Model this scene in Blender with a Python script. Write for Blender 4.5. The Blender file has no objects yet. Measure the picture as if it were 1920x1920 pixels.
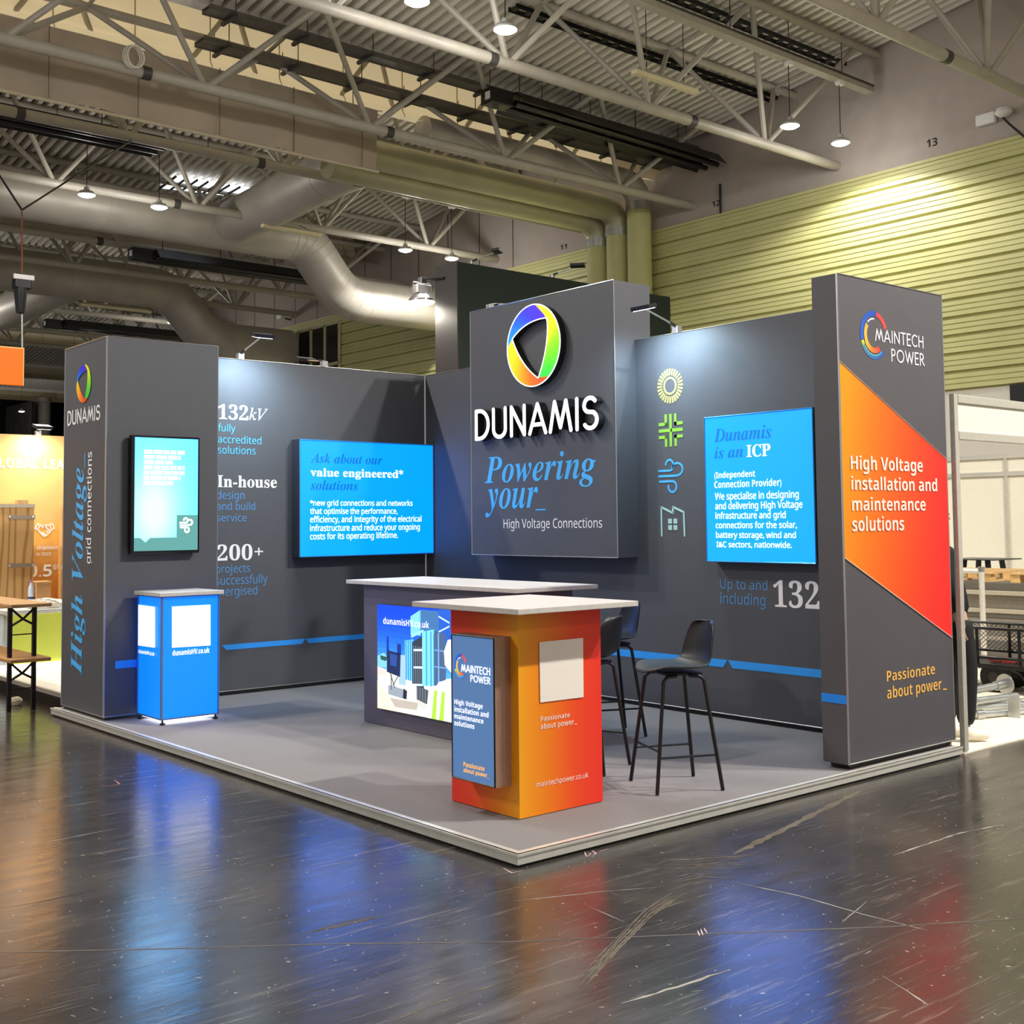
import bpy, bmesh, math, random
from mathutils import Vector, Matrix
random.seed(7)
sc = bpy.context.scene
COL = sc.collection
PI = math.pi

# ---------------------------------------------------------------- camera
F_PX, YAW, PITCH, ROLL = 2251.561, 0.86979555, 0.05944484, -0.01005
CAM = Vector((-3.717028, -4.391790, 1.620412))
PPX, PPY = 960.0, 847.4176
DV = Vector((math.cos(YAW)*math.cos(PITCH), math.sin(YAW)*math.cos(PITCH), math.sin(PITCH)))
_r = Vector((math.sin(YAW), -math.cos(YAW), 0)); _u = _r.cross(DV)
RV = _r*math.cos(ROLL) + _u*math.sin(ROLL)
UV = -_r*math.sin(ROLL) + _u*math.cos(ROLL)
cd = bpy.data.cameras.new('camera'); co = bpy.data.objects.new('camera', cd); COL.objects.link(co)
cd.sensor_width = 36; cd.sensor_fit = 'HORIZONTAL'; cd.lens = F_PX/1920*36
cd.shift_x = 0; cd.shift_y = -(960-PPY)/1920
cd.clip_end = 300
m = Matrix((RV, UV, -DV)).transposed().to_4x4(); m.translation = CAM
co.matrix_world = m
sc.camera = co

# ---------------------------------------------------------------- world, exposure
sc.view_settings.view_transform = 'Standard'; sc.view_settings.look = 'None'
sc.view_settings.gamma = 1; sc.view_settings.use_curve_mapping = False
sc.view_settings.exposure = 0.0
w = bpy.data.worlds.new('hall_air'); sc.world = w; w.use_nodes = True
w.node_tree.nodes['Background'].inputs[0].default_value = (1.0, 0.96, 0.92, 1)
w.node_tree.nodes['Background'].inputs[1].default_value = 0.50
LAMP_W = 900          # watts of one high-bay lamp
LAMP_C = (1.0, 0.965, 0.915)
SPOT_W = 165           # watts of one stand arm light
SPOT_C = (0.58, 0.82, 1.0)
sc.cycles.max_bounces = 7; sc.cycles.diffuse_bounces = 4; sc.cycles.glossy_bounces = 4
sc.cycles.sample_clamp_indirect = 6
sc.cycles.use_denoising = True

# ---------------------------------------------------------------- pixel -> place (all on real planes)
def ray(u, v): return (DV*F_PX + RV*(u-PPX) - UV*(v-PPY))/F_PX
def onx(u, v, X): d = ray(u, v); return CAM + d*((X-CAM.x)/d.x)
def ony(u, v, Y): d = ray(u, v); return CAM + d*((Y-CAM.y)/d.y)
def onz(u, v, Z): d = ray(u, v); return CAM + d*((Z-CAM.z)/d.z)
def V(*a): return Vector(a)

# ---------------------------------------------------------------- materials
def lin(c): c = c/255.0; return c/12.92 if c <= 0.04045 else ((c+0.055)/1.055)**2.4
def S(r, g, b): return (lin(r), lin(g), lin(b), 1.0)
MATS = {}
def mat(name, rgb, rough=0.6, metal=0.0, emit=None, es=1.0, var=0.06, scale=30, bump=0.0, spec=0.5, bscale=None):
    if name in MATS: return MATS[name]
    M = bpy.data.materials.new(name); M.use_nodes = True; MATS[name] = M
    nt = M.node_tree; b = nt.nodes['Principled BSDF']
    c = S(*rgb)
    b.inputs['Roughness'].default_value = rough; b.inputs['Metallic'].default_value = metal
    b.inputs['Specular IOR Level'].default_value = spec
    tc = nt.nodes.new('ShaderNodeTexCoord')
    n = nt.nodes.new('ShaderNodeTexNoise'); n.inputs['Scale'].default_value = scale; n.inputs['Detail'].default_value = 4
    nt.links.new(tc.outputs['Object'], n.inputs['Vector'])
    r = nt.nodes.new('ShaderNodeValToRGB')
    r.color_ramp.elements[0].position = 0.3; r.color_ramp.elements[1].position = 0.7
    r.color_ramp.elements[0].color = tuple(x*(1-var) for x in c[:3])+(1,)
    r.color_ramp.elements[1].color = tuple(min(1, x*(1+var)) for x in c[:3])+(1,)
    nt.links.new(n.outputs['Fac'], r.inputs['Fac']); nt.links.new(r.outputs['Color'], b.inputs['Base Color'])
    if bump:
        n2 = n
        if bscale:
            n2 = nt.nodes.new('ShaderNodeTexNoise'); n2.inputs['Scale'].default_value = bscale; n2.inputs['Detail'].default_value = 3
            nt.links.new(tc.outputs['Object'], n2.inputs['Vector'])
        bp = nt.nodes.new('ShaderNodeBump'); bp.inputs['Strength'].default_value = bump; bp.inputs['Distance'].default_value = 0.02
        nt.links.new(n2.outputs['Fac'], bp.inputs['Height']); nt.links.new(bp.outputs['Normal'], b.inputs['Normal'])
    if emit:
        b.inputs['Emission Color'].default_value = S(*emit); b.inputs['Emission Strength'].default_value = es
    return M
def attr_mat(name, es=0.0, rough=0.5):
    """a print whose inks come from the mesh's colour attribute; es > 0 = backlit"""
    if name in MATS: return MATS[name]
    M = bpy.data.materials.new(name); M.use_nodes = True; MATS[name] = M
    nt = M.node_tree; b = nt.nodes['Principled BSDF']; b.inputs['Roughness'].default_value = rough
    a = nt.nodes.new('ShaderNodeVertexColor'); a.layer_name = 'ink'
    tc = nt.nodes.new('ShaderNodeTexCoord'); n = nt.nodes.new('ShaderNodeTexNoise'); n.inputs['Scale'].default_value = 60
    nt.links.new(tc.outputs['Object'], n.inputs['Vector'])
    mx = nt.nodes.new('ShaderNodeMix'); mx.data_type = 'RGBA'; mx.blend_type = 'MULTIPLY'; mx.inputs[0].default_value = 0.04
    nt.links.new(a.outputs['Color'], mx.inputs[6]); nt.links.new(n.outputs['Color'], mx.inputs[7])
    nt.links.new(mx.outputs[2], b.inputs['Base Color'])
    if es:
        nt.links.new(mx.outputs[2], b.inputs['Emission Color']); b.inputs['Emission Strength'].default_value = es
        b.inputs['Base Color'].default_value = (0.1, 0.1, 0.1, 1)
    return M

GREY = mat('charcoal_print', (80, 81, 86), 0.55, var=0.03, scale=8, bump=0.02, bscale=60)
GREY2 = mat('charcoal_print_side', (84, 81, 85), 0.55, var=0.03, scale=8)
ALU = mat('brushed_aluminium', (200, 200, 198), 0.3, 0.9, var=0.05, scale=80)
BLACK = mat('black_plastic', (22, 22, 24), 0.4, var=0.1)
BLKM = mat('black_powder_coat', (14, 14, 15), 0.35, var=0.1)
WHITEP = mat('white_print', (250, 249, 250), 0.5, var=0.02)
BLUEP = mat('blue_print', (76, 184, 255), 0.5, var=0.02)
BLUEP2 = mat('muted_blue_print', (84, 148, 206), 0.5, var=0.02)
STRIPE = mat('blue_stripe_print', (48, 158, 250), 0.5, var=0.02)
GREENP = mat('green_print', (138, 190, 64), 0.5, var=0.02)
YELP = mat('yellow_print', (214, 206, 104), 0.5, var=0.02)
MINTP = mat('mint_print', (176, 214, 208), 0.5, var=0.02)
PEACHP = mat('cream_print', (252, 228, 212), 0.5, var=0.02)
AMBERP = mat('amber_print', (250, 190, 90), 0.5, var=0.02)
INK = attr_mat('colour_print')
INKLIT = attr_mat('backlit_print', 1.15)
INKLIT2 = attr_mat('backlit_picture', 1.05)
LIT_BLUE = mat('lit_blue_face', (0, 110, 235), 0.4, emit=(0, 124, 255), es=1.9, var=0.02)
LIT_WHITE = mat('lit_white_letter', (240, 240, 245), 0.4, emit=(255, 255, 255), es=1.5)
LIT_DEEP = mat('lit_deep_blue_letter', (0, 90, 160), 0.4, emit=(0, 116, 190), es=0.72)
STEEL = mat('taupe_painted_steel', (172, 166, 154), 0.45, 0.0, var=0.06, scale=6)
DUCT = mat('galvanised_duct', (182, 176, 166), 0.46, 0.25, var=0.10, scale=1.6, bump=0.10, bscale=1.5)
DARKST = mat('dark_grey_steel', (70, 68, 64), 0.5, 0.2, var=0.1, scale=5)
TOP = mat('stone_grey_laminate', (206, 200, 194), 0.4, var=0.06, scale=40)
GLOW = mat('lamp_lens', (255, 250, 240), 0.4, emit=(255, 250, 238), es=14)
GLOWC = mat('cool_lamp_lens', (255, 255, 255), 0.4, emit=(235, 245, 255), es=6)

# ---------------------------------------------------------------- object helpers
BASE = {}
def link(o): COL.objects.link(o); return o
def tag(o, label=None, cat=None, group=None, kind=None):
    if label: o['label'] = label
    if cat: o['category'] = cat
    if group: o['group'] = group
    if kind: o['kind'] = kind
    return o
def thing(name, label, cat, loc=(0, 0, 0), group=None):
    o = link(bpy.data.objects.new(name, None)); o.empty_display_size = 0.1
    o.location = loc; BASE[o.name] = Vector(loc)
    return tag(o, label, cat, group)
class MB:
    """collects shapes in world coordinates and links them as ONE mesh object"""
    def __init__(s): s.v = []; s.f = []; s.c = []
    def add(s, vs, fs, col=None):
        n = len(s.v); s.v += [Vector(x) for x in vs]; s.f += [tuple(i+n for i in f) for f in fs]
        cc = col if col else (255, 255, 255)
        if isinstance(cc, list): s.c += [S(*x) for x in cc]
        else: s.c += [S(*cc)]*len(vs)
        return s
    def box(s, a, b, ch=0.0, col=None):
        x0, y0, z0 = a; x1, y1, z1 = b
        if x0 > x1: x0, x1 = x1, x0
        if y0 > y1: y0, y1 = y1, y0
        if z0 > z1: z0, z1 = z1, z0
        if ch <= 0:
            vs = [(x0,y0,z0),(x1,y0,z0),(x1,y1,z0),(x0,y1,z0),(x0,y0,z1),(x1,y0,z1),(x1,y1,z1),(x0,y1,z1)]
            return s.add(vs, [(0,3,2,1),(4,5,6,7),(0,1,5,4),(1,2,6,5),(2,3,7,6),(3,0,4,7)], col)
        bm = bmesh.new(); bmesh.ops.create_cube(bm, size=1)
        for v in bm.verts: v.co = Vector(((x0+x1)/2+v.co.x*(x1-x0), (y0+y1)/2+v.co.y*(y1-y0), (z0+z1)/2+v.co.z*(z1-z0)))
        bmesh.ops.bevel(bm, geom=list(bm.edges), offset=ch, segments=2, affect='EDGES', profile=0.5)
        bm.verts.index_update()
        s.add([v.co.copy() for v in bm.verts], [tuple(v.index for v in f.verts) for f in bm.faces], col); bm.free(); return s
    def bm(s, fn, col=None):
        bm = bmesh.new(); fn(bm); bm.verts.index_update()
        s.add([v.co.copy() for v in bm.verts], [tuple(v.index for v in f.verts) for f in bm.faces], col); bm.free(); return s
    def tube(s, pts, r, n=10, cap=True, col=None):
        pts = [Vector(p) for p in pts]; rs = r if isinstance(r, (list, tuple)) else [r]*len(pts)
        vs = []; fs = []; prev = None
        for i, p in enumerate(pts):
            t = (pts[min(i+1, len(pts)-1)] - pts[max(i-1, 0)]).normalized()
            if prev is None:
                a = Vector((0, 0, 1)) if abs(t.z) < 0.9 else Vector((1, 0, 0))
                x = t.cross(a).normalized()
            else:
                x = (prev - t*prev.dot(t)).normalized()
            prev = x; y = t.cross(x)
            for k in range(n):
                a = 2*PI*k/n; vs.append(p + (x*math.cos(a) + y*math.sin(a))*rs[i])
        for i in range(len(pts)-1):
            for k in range(n):
                a, b = i*n+k, i*n+(k+1) % n; fs.append((a, b, b+n, a+n))
        if cap: fs.append(tuple(range(n-1, -1, -1))); fs.append(tuple(range((len(pts)-1)*n, len(pts)*n)))
        return s.add(vs, fs, col)
    def lathe(s, prof, c, n=20, col=None):
        vs = []; fs = []; c = Vector(c)
        for r, z in prof:
            for k in range(n): a = 2*PI*k/n; vs.append(c+Vector((r*math.cos(a), r*math.sin(a), z)))
        for i in range(len(prof)-1):
            for k in range(n):
                a, b = i*n+k, i*n+(k+1) % n; fs.append((a, b, b+n, a+n))
        return s.add(vs, fs, col)
    def prism(s, poly, ext, col=None):
        """closed polygon (3-D points) pushed along ext"""
        poly = [Vector(p) for p in poly]; e = Vector(ext); n = len(poly)
        fs = [tuple(range(n))[::-1], tuple(range(n, 2*n))] + [(i, (i+1) % n, n+(i+1) % n, n+i) for i in range(n)]
        cl = (col+col) if isinstance(col, list) else col
        return s.add(poly+[p+e for p in poly], fs, cl)
    def build(s, name, M, parent=None, smooth=False, ink=False, label=None):
        b = Vector((0, 0, 0)); o = parent
        while o is not None: b += BASE.get(o.name, Vector((0, 0, 0))); o = o.parent
        me = bpy.data.meshes.new(name); me.from_pydata([v-b for v in s.v], [], s.f)
        if ink:
            at = me.color_attributes.new('ink', 'FLOAT_COLOR', 'POINT')
            for i, c in enumerate(s.c): at.data[i].color = c
        bm = bmesh.new(); bm.from_mesh(me); bmesh.ops.recalc_face_normals(bm, faces=bm.faces); bm.to_mesh(me); bm.free()
        if smooth: me.shade_smooth(); me.set_sharp_from_angle(angle=math.radians(38))
        me.materials.append(M); o = link(bpy.data.objects.new(name, me)); o.parent = parent
        if label: o['label'] = label
        return o
def copy_tree(o, parent=None):
    kids = list(o.children); c = o.copy(); link(c)
    if parent: c.parent = parent
    BASE[c.name] = BASE.get(o.name, Vector((0, 0, 0))).copy()
    for k in kids: copy_tree(k, c)
    return c
def struct(name, M, mb, parent=None, smooth=False):
    o = mb.build(name, M, parent, smooth)
    if not parent: o['kind'] = 'structure'
    return o

# ---------------------------------------------------------------- lettering
MB_BASE = {'sr': (0x1d5a0, 0x1d5ba, 0x1d7e2), 'sb': (0x1d5d4, 0x1d5ee, 0x1d7ec), 'b': (0x1d400, 0x1d41a, 0x1d7ce),
           'bi': (0x1d468, 0x1d482, 0x1d7ce), 'i': (0x1d434, 0x1d44e, 0x1d7e2), 'n': None}
def glyphs(s, style):
    b = MB_BASE[style]
    if not b: return s
    o = ''
    for c in s:
        if 'A' <= c <= 'Z': o += chr(b[0]+ord(c)-65)
        elif c == 'h' and style == 'i': o += '\u210e'
        elif 'a' <= c <= 'z': o += chr(b[1]+ord(c)-97)
        elif c.isdigit(): o += chr(b[2]+ord(c)-48)
        else: o += c
    return o
TXT = {}
def text_mesh(s, style, fat=0.0):
    k = (s, style, fat)
    if k in TXT: return TXT[k]
    cu = bpy.data.curves.new('t', 'FONT'); cu.body = glyphs(s, style); cu.resolution_u = 3; cu.offset = fat
    o = bpy.data.objects.new('t', cu); link(o); bpy.context.view_layer.update()
    me = bpy.data.meshes.new_from_object(o.evaluated_get(bpy.context.evaluated_depsgraph_get()))
    vs = [v.co.copy() for v in me.vertices]; fs = [tuple(p.vertices) for p in me.polygons]
    bpy.data.objects.remove(o); bpy.data.curves.remove(cu); bpy.data.meshes.remove(me)
    TXT[k] = (vs, fs); return TXT[k]
OFF = {'x': Vector((-1, 0, 0)), 'y': Vector((0, -1, 0))}
def frame3(plane, P, p0, p1, pt, vert=False):
    """origin, right and up vectors on an upright plane from three pixels"""
    f = onx if plane == 'x' else ony
    A, B, T = f(*p0, P), f(*p1, P), f(*pt, P)
    if vert: u = Vector((0, 0, B.z-A.z)); v = T-A; v.z = 0
    else: z = (A.z+B.z)/2; A.z = z; u = B-A; u.z = 0; v = Vector((0, 0, T.z-z))
    return A, u, v
def letter(parent, s, style, plane, P, p0, p1, pt, M, fat=0.0, vert=False, d=0.0025, name='lettering', label=None):
    vs, fs = text_mesh(s, style, fat)
    x0 = min(v.x for v in vs); x1 = max(v.x for v in vs); y1 = max(v.y for v in vs)
    A, u, v = frame3(plane, P, p0, p1, pt, vert); A = A + OFF[plane]*d
    mb = MB(); mb.add([A + u*((q.x-x0)/(x1-x0)) + v*(q.y/y1) for q in vs], fs)
    return mb.build(name, M, parent, label=label)
def flat(parent, name, plane, P, px, M, d=0.002, th=0.0015, ink=None, label=None):
    f = onx if plane == 'x' else ony
    pts = [f(u, v, P)+OFF[plane]*d for u, v in px]
    mb = MB(); mb.prism(pts, OFF[plane]*th, ink)
    return mb.build(name, M, parent, ink=bool(ink), label=label)
# stroke letters: polylines in a box 0..w x 0..1
def arc(cx, cy, rx, ry, a0, a1, n=14): return [(cx+rx*math.cos(math.radians(a0+(a1-a0)*i/n)), cy+ry*math.sin(math.radians(a0+(a1-a0)*i/n))) for i in range(n+1)]
STK = {
 'D': (0.50, [[(0.05, 0), (0.05, 1)], [(0.05, 1)]+[(0.17, 1)]+arc(0.17, 0.5, 0.30, 0.5, 90, -90)+[(0.05, 0)]]),
 'U': (0.50, [[(0.05, 1), (0.05, 0.27)]+arc(0.25, 0.27, 0.20, 0.27, 180, 360)+[(0.45, 1)]]),
 'N': (0.52, [[(0.05, 0), (0.05, 1), (0.47, 0), (0.47, 1)]]),
 'A': (0.54, [[(0.02, 0), (0.27, 1), (0.52, 0)], [(0.11, 0.3), (0.43, 0.3)]]),
 'M': (0.66, [[(0.02, 0), (0.16, 1), (0.33, 0.12), (0.50, 1), (0.64, 0)]]),
 'I': (0.12, [[(0.06, 0), (0.06, 1)]]),
 'S': (0.44, [arc(0.22, 0.74, 0.17, 0.25, 35, 180)+arc(0.22, 0.74, 0.17, 0.22, 180, 245)[1:]+arc(0.22, 0.27, 0.19, 0.27, 65, -145)]),
 'T': (0.42, [[(0.0, 1), (0.42, 1)], [(0.21, 1), (0.21, 0)]]),
 'E': (0.36, [[(0.34, 1), (0.05, 1), (0.05, 0), (0.34, 0)], [(0.05, 0.53), (0.31, 0.53)]]),
 'C': (0.50, [arc(0.30, 0.5, 0.26, 0.5, 50, 310, 20)]),
 'H': (0.48, [[(0.05, 0), (0.05, 1)], [(0.43, 0), (0.43, 1)], [(0.05, 0.53), (0.43, 0.53)]]),
 'P': (0.38, [[(0.05, 0), (0.05, 1), (0.15, 1)]+arc(0.15, 0.74, 0.18, 0.26, 90, -90)+[(0.05, 0.48)]]),
 'O': (0.66, [arc(0.33, 0.5, 0.29, 0.5, 0, 360, 26)]),
 'W': (0.74, [[(0.02, 1), (0.20, 0), (0.37, 0.95), (0.54, 0), (0.72, 1)]]),
 'R': (0.42, [[(0.05, 0), (0.05, 1), (0.15, 1)]+arc(0.15, 0.74, 0.18, 0.26, 90, -90)+[(0.05, 0.48)], [(0.16, 0.48), (0.40, 0)]]),
}
def stroke_mesh(mb, line, A, u, v, hw, ext):
    """one polyline as a solid ribbon of half width hw (in units of v) with round joins"""
    H = v.length; U = u.normalized(); W = v.normalized(); r = hw*H
    P = [A+U*(x)+W*(y) for x, y in line]
    for a, b in zip(P, P[1:]):
        if (b-a).length < 1e-6: continue
        t = (b-a).normalized(); n = t.cross(ext.normalized())*r
        mb.prism([a-n, b-n, b+n, a+n], ext)
    for p in P:
        mb.prism([p+(U*math.cos(2*PI*k/10)+W*math.sin(2*PI*k/10))*r for k in range(10)], ext*0.999)
def strokes(word, gap=0.10):
    x = 0; out = []
    for c in word:
        wd, ls = STK[c]; out.append((c, [[(px+x, py) for px, py in l] for l in ls])); x += wd+gap
    return out, x-gap
def stroke_word(parent, word, plane, P, p0, p1, pt, M, hw=0.055, depth=0.0015, d=0.002, each=False, name='lettering', M2=None, gap=0.10):
    A, u, v = frame3(plane, P, p0, p1, pt); A = A+OFF[plane]*d
    out, tot = strokes(word, gap); kx = u.length/tot; ky = v.length*(1-2*hw); A = A+v*hw
    ext = OFF[plane]*depth
    mb = MB()
    for c, ls in out:
        if each: mb = MB()
        for l in ls: stroke_mesh(mb, [(x*kx, y*ky) for x, y in l], A, u, v, hw, ext)
        if each:
            o = mb.build('letter', M2, parent)
            face = MB()
            for l in ls: stroke_mesh(face, [(x*kx, y*ky) for x, y in l], A+ext, u, v, hw*0.96, OFF[plane]*0.006)
            face.build('lit_face', M, o, label='white glowing letter face')
    if not each: return mb.build(name, M, parent)
# the three-colour ring emblem and the swirl emblem, in plane units
def lerp(a, b, t): return tuple(a[i]+(b[i]-a[i])*t for i in range(len(a)))
def grad(stops, t):
    for (t0, c0), (t1, c1) in zip(stops, stops[1:]):
        if t <= t1: return lerp(c0, c1, (t-t0)/(t1-t0) if t1 > t0 else 0)
    return stops[-1][1]
def ring_emblem(parent, plane, P, px_c, px_r, px_t, M, depth, d, edge=None, sat=1.0):
    A, u, v = frame3(plane, P, px_c, px_r, px_t); A = A+OFF[plane]*d; ext = OFF[plane]*depth
    T, L, B = (.53, .605), (-.80, .25), (.18, -.82)
    segs = [('blue', 183, 82, L, T, (-.28, .66), [(0, (0, 140, 225)), (.35, (10, 100, 230)), (.7, (50, 40, 215)), (1, (64, 34, 190))]),
            ('green', 86, -55, T, B, (.62, -.05), [(0, (250, 226, 60)), (.25, (250, 240, 20)), (.55, (130, 225, 10)), (1, (30, 200, 70))]),
            ('orange', -50, -184, B, L, (-.47, -.45), [(0, (232, 60, 40)), (.3, (245, 90, 20)), (.65, (255, 170, 10)), (1, (255, 214, 30))])]
    back = MB(); N = 18
    for nm, a0, a1, i0, i1, ctl, st in segs:
        vs = []; cs = []; fs = []
        for k in range(N+1):
            t = k/N; a = math.radians(a0+(a1-a0)*t)
            o = (math.cos(a), math.sin(a)); q = ((1-t)**2*i0[0]+2*t*(1-t)*ctl[0]+t*t*i1[0], (1-t)**2*i0[1]+2*t*(1-t)*ctl[1]+t*t*i1[1])
            for p in (o, q): vs.append(A+u*p[0]+v*p[1]+ext); cs.append(grad(st, t))
            if k: fs.append((2*k-2, 2*k-1, 2*k+1, 2*k))
        mb = MB(); mb.add(vs, fs, cs); mb.add([x+OFF[plane]*0.002 for x in vs], fs, cs)
        mb.build('emblem_'+nm, M, parent, ink=True, label=nm+' band of the ring emblem')
        if edge:
            for j in (0, 1): back.tube([vs[2*k+j]+OFF[plane]*0.003 for k in range(N+1)], u.length*0.014, 5)
    if edge:
        back.build('emblem_edging', edge, parent, label='white edging line')
        bk = MB(); vs = []; n = 40
        inn = []
        for nm, a0, a1, i0, i1, ctl, st in segs[::-1]:
            for k in range(13):
                t = 1-k/13; inn.append(((1-t)**2*i0[0]+2*t*(1-t)*ctl[0]+t*t*i1[0], (1-t)**2*i0[1]+2*t*(1-t)*ctl[1]+t*t*i1[1]))
        # ring body: outer circle joined to inner triangle by angle
        inn.sort(key=lambda p: math.atan2(p[1], p[0])); n = len(inn); fs = []
        for e in (Vector((0, 0, 0)), ext*0.98):
            for p in inn:
                a = math.atan2(p[1], p[0]); vs += [A+u*math.cos(a)+v*math.sin(a)+e, A+u*p[0]+v*p[1]+e]
        for k in range(n):
            a, b = 2*k, 2*((k+1) % n); m2 = 2*n
            fs += [(a, b, b+m2, a+m2), (a+1, b+1, b+1+m2, a+1+m2), (a+m2, b+m2, b+1+m2, a+1+m2), (a, b, b+1, a+1)]
        bk.add(vs, fs); bk.build('emblem_body', BLACK, parent, label='deep black side of the ring emblem')
def swirl_emblem(parent, plane, P, px_c, px_r, px_t, M, d=0.002):
    A, u, v = frame3(plane, P, px_c, px_r, px_t); A = A+OFF[plane]*d
    mb = MB()
    def sec(r0, r1, a0, a1, c0, c1, n=14, k=0.0):
        vs = []; cs = []; fs = []
        for i in range(n+1):
            t = i/n; a = math.radians(a0+(a1-a0)*t)
            for r in (r0, r1): vs.append(A+u*r*math.cos(a)+v*r*math.sin(a)+OFF[plane]*k); cs.append(lerp(c0, c1, t))
            if i: fs.append((2*i-2, 2*i-1, 2*i+1, 2*i))
        mb.add(vs, fs, cs)
    sec(.78, 1.0, 75, 196, (28, 74, 170), (34, 96, 200)); sec(.80, 1.0, 78, 22, (206, 60, 60), (240, 74, 70))
    sec(.64, .70, 132, 88, (235, 235, 240), (235, 235, 240)); sec(.52, .72, 140, 205, (240, 176, 90), (245, 180, 60))
    sec(.52, .74, 205, 305, (245, 190, 50), (230, 60, 50)); sec(.80, .98, 198, 212, (225, 215, 60), (120, 190, 90))
    sec(.90, 1.0, 212, 320, (90, 140, 190), (24, 76, 170)); sec(.80, .88, 214, 312, (110, 180, 170), (50, 150, 190))
    return mb.build('swirl_emblem', M, parent, ink=True, label='multicoloured swirl emblem')

# ================================================================ THE HALL
XW = 16.3
# ---- floor: scuffed dark sealed concrete
def floor_mat():
    M = bpy.data.materials.new('scuffed_dark_floor'); M.use_nodes = True
    nt = M.node_tree; L = nt.links.new; b = nt.nodes['Principled BSDF']
    tc = nt.nodes.new('ShaderNodeTexCoord')
    def mapping(rot, scl):
        mp = nt.nodes.new('ShaderNodeMapping'); mp.inputs['Rotation'].default_value = (0, 0, rot); mp.inputs['Scale'].default_value = scl
        L(tc.outputs['Object'], mp.inputs['Vector']); return mp
    def noise(mp, sc_, det=4, rough=0.6):
        n = nt.nodes.new('ShaderNodeTexNoise'); n.inputs['Scale'].default_value = sc_; n.inputs['Detail'].default_value = det; n.inputs['Roughness'].default_value = rough
        L(mp.outputs['Vector'] if mp else tc.outputs['Object'], n.inputs['Vector']); return n
    def ramp(src, stops):
        r = nt.nodes.new('ShaderNodeValToRGB'); els = r.color_ramp.elements
        while len(els) < len(stops): els.new(0.5)
        for e, (p, c) in zip(els, stops): e.position = p; e.color = c
        L(src, r.inputs['Fac']); return r
    def mix(fac, a, bb, mode='MIX'):
        x = nt.nodes.new('ShaderNodeMix'); x.data_type = 'RGBA'; x.blend_type = mode
        if isinstance(fac, float): x.inputs[0].default_value = fac
        else: L(fac, x.inputs[0])
        L(a, x.inputs[6])
        if isinstance(bb, tuple): x.inputs[7].default_value = bb
        else: L(bb, x.inputs[7])
        return x.outputs[2]
    base = ramp(noise(None, 0.7, 6, 0.65).outputs['Fac'], [(0.3, S(44, 42, 40)), (0.52, S(58, 54, 51)), (0.75, S(84, 78, 71))]).outputs['Color']
    col = base; masks = []
    for rot, s1, s2, lo in ((0.35, 1.2, 26, .585), (-0.5, 1.0, 30, .59), (1.1, 1.4, 22, .60), (0.75, 2.2, 44, .585), (-1.2, 0.8, 18, .60)):
        mk = ramp(noise(mapping(rot, (s1, s2, 1)), 1.0, 5, 0.7).outputs['Fac'], [(lo, (0, 0, 0, 1)), (lo+0.06, (1, 1, 1, 1))])
        brk = ramp(noise(mapping(rot*2, (1, 1, 1)), 1.6, 3).outputs['Fac'], [(0.45, (0, 0, 0, 1)), (0.62, (1, 1, 1, 1))])
        mm = nt.nodes.new('ShaderNodeMath'); mm.operation = 'MULTIPLY'; L(mk.outputs['Color'], mm.inputs[0]); L(brk.outputs['Color'], mm.inputs[1])
        m2 = nt.nodes.new('ShaderNodeMath'); m2.operation = 'MULTIPLY'; L(mm.outputs[0], m2.inputs[0]); m2.inputs[1].default_value = 0.5
        col = mix(m2.outputs[0], col, S(132, 124, 114)); masks.append(mm)
    flecks = ramp(noise(None, 28, 2).outputs['Fac'], [(0.70, (0, 0, 0, 1)), (0.72, (1, 1, 1, 1))])
    col = mix(flecks.outputs['Color'], col, S(150, 140, 126))
    L(col, b.inputs['Base Color'])
    rr = ramp(noise(mapping(0.2, (1, 5, 1)), 2.2, 5).outputs['Fac'], [(0.3, (0.13, 0.13, 0.13, 1)), (0.7, (0.25, 0.25, 0.25, 1))])
    L(rr.outputs['Color'], b.inputs['Roughness'])
    b.inputs['IOR'].default_value = 1.52; b.inputs['Specular IOR Level'].default_value = 0.6
    bn = noise(mapping(-0.72, (9, 30, 1)), 1.0, 5, 0.65)
    bp = nt.nodes.new('ShaderNodeBump'); bp.inputs['Strength'].default_value = 0.22; bp.inputs['Distance'].default_value = 0.004
    L(bn.outputs['Fac'], bp.inputs['Height']); L(bp.outputs['Normal'], b.inputs['Normal'])
    return M
FLOOR = floor_mat()
mb = MB(); mb.box((-22, -16, -0.2), (26, 78, 0)); floor = struct('floor', FLOOR, mb)
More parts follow.
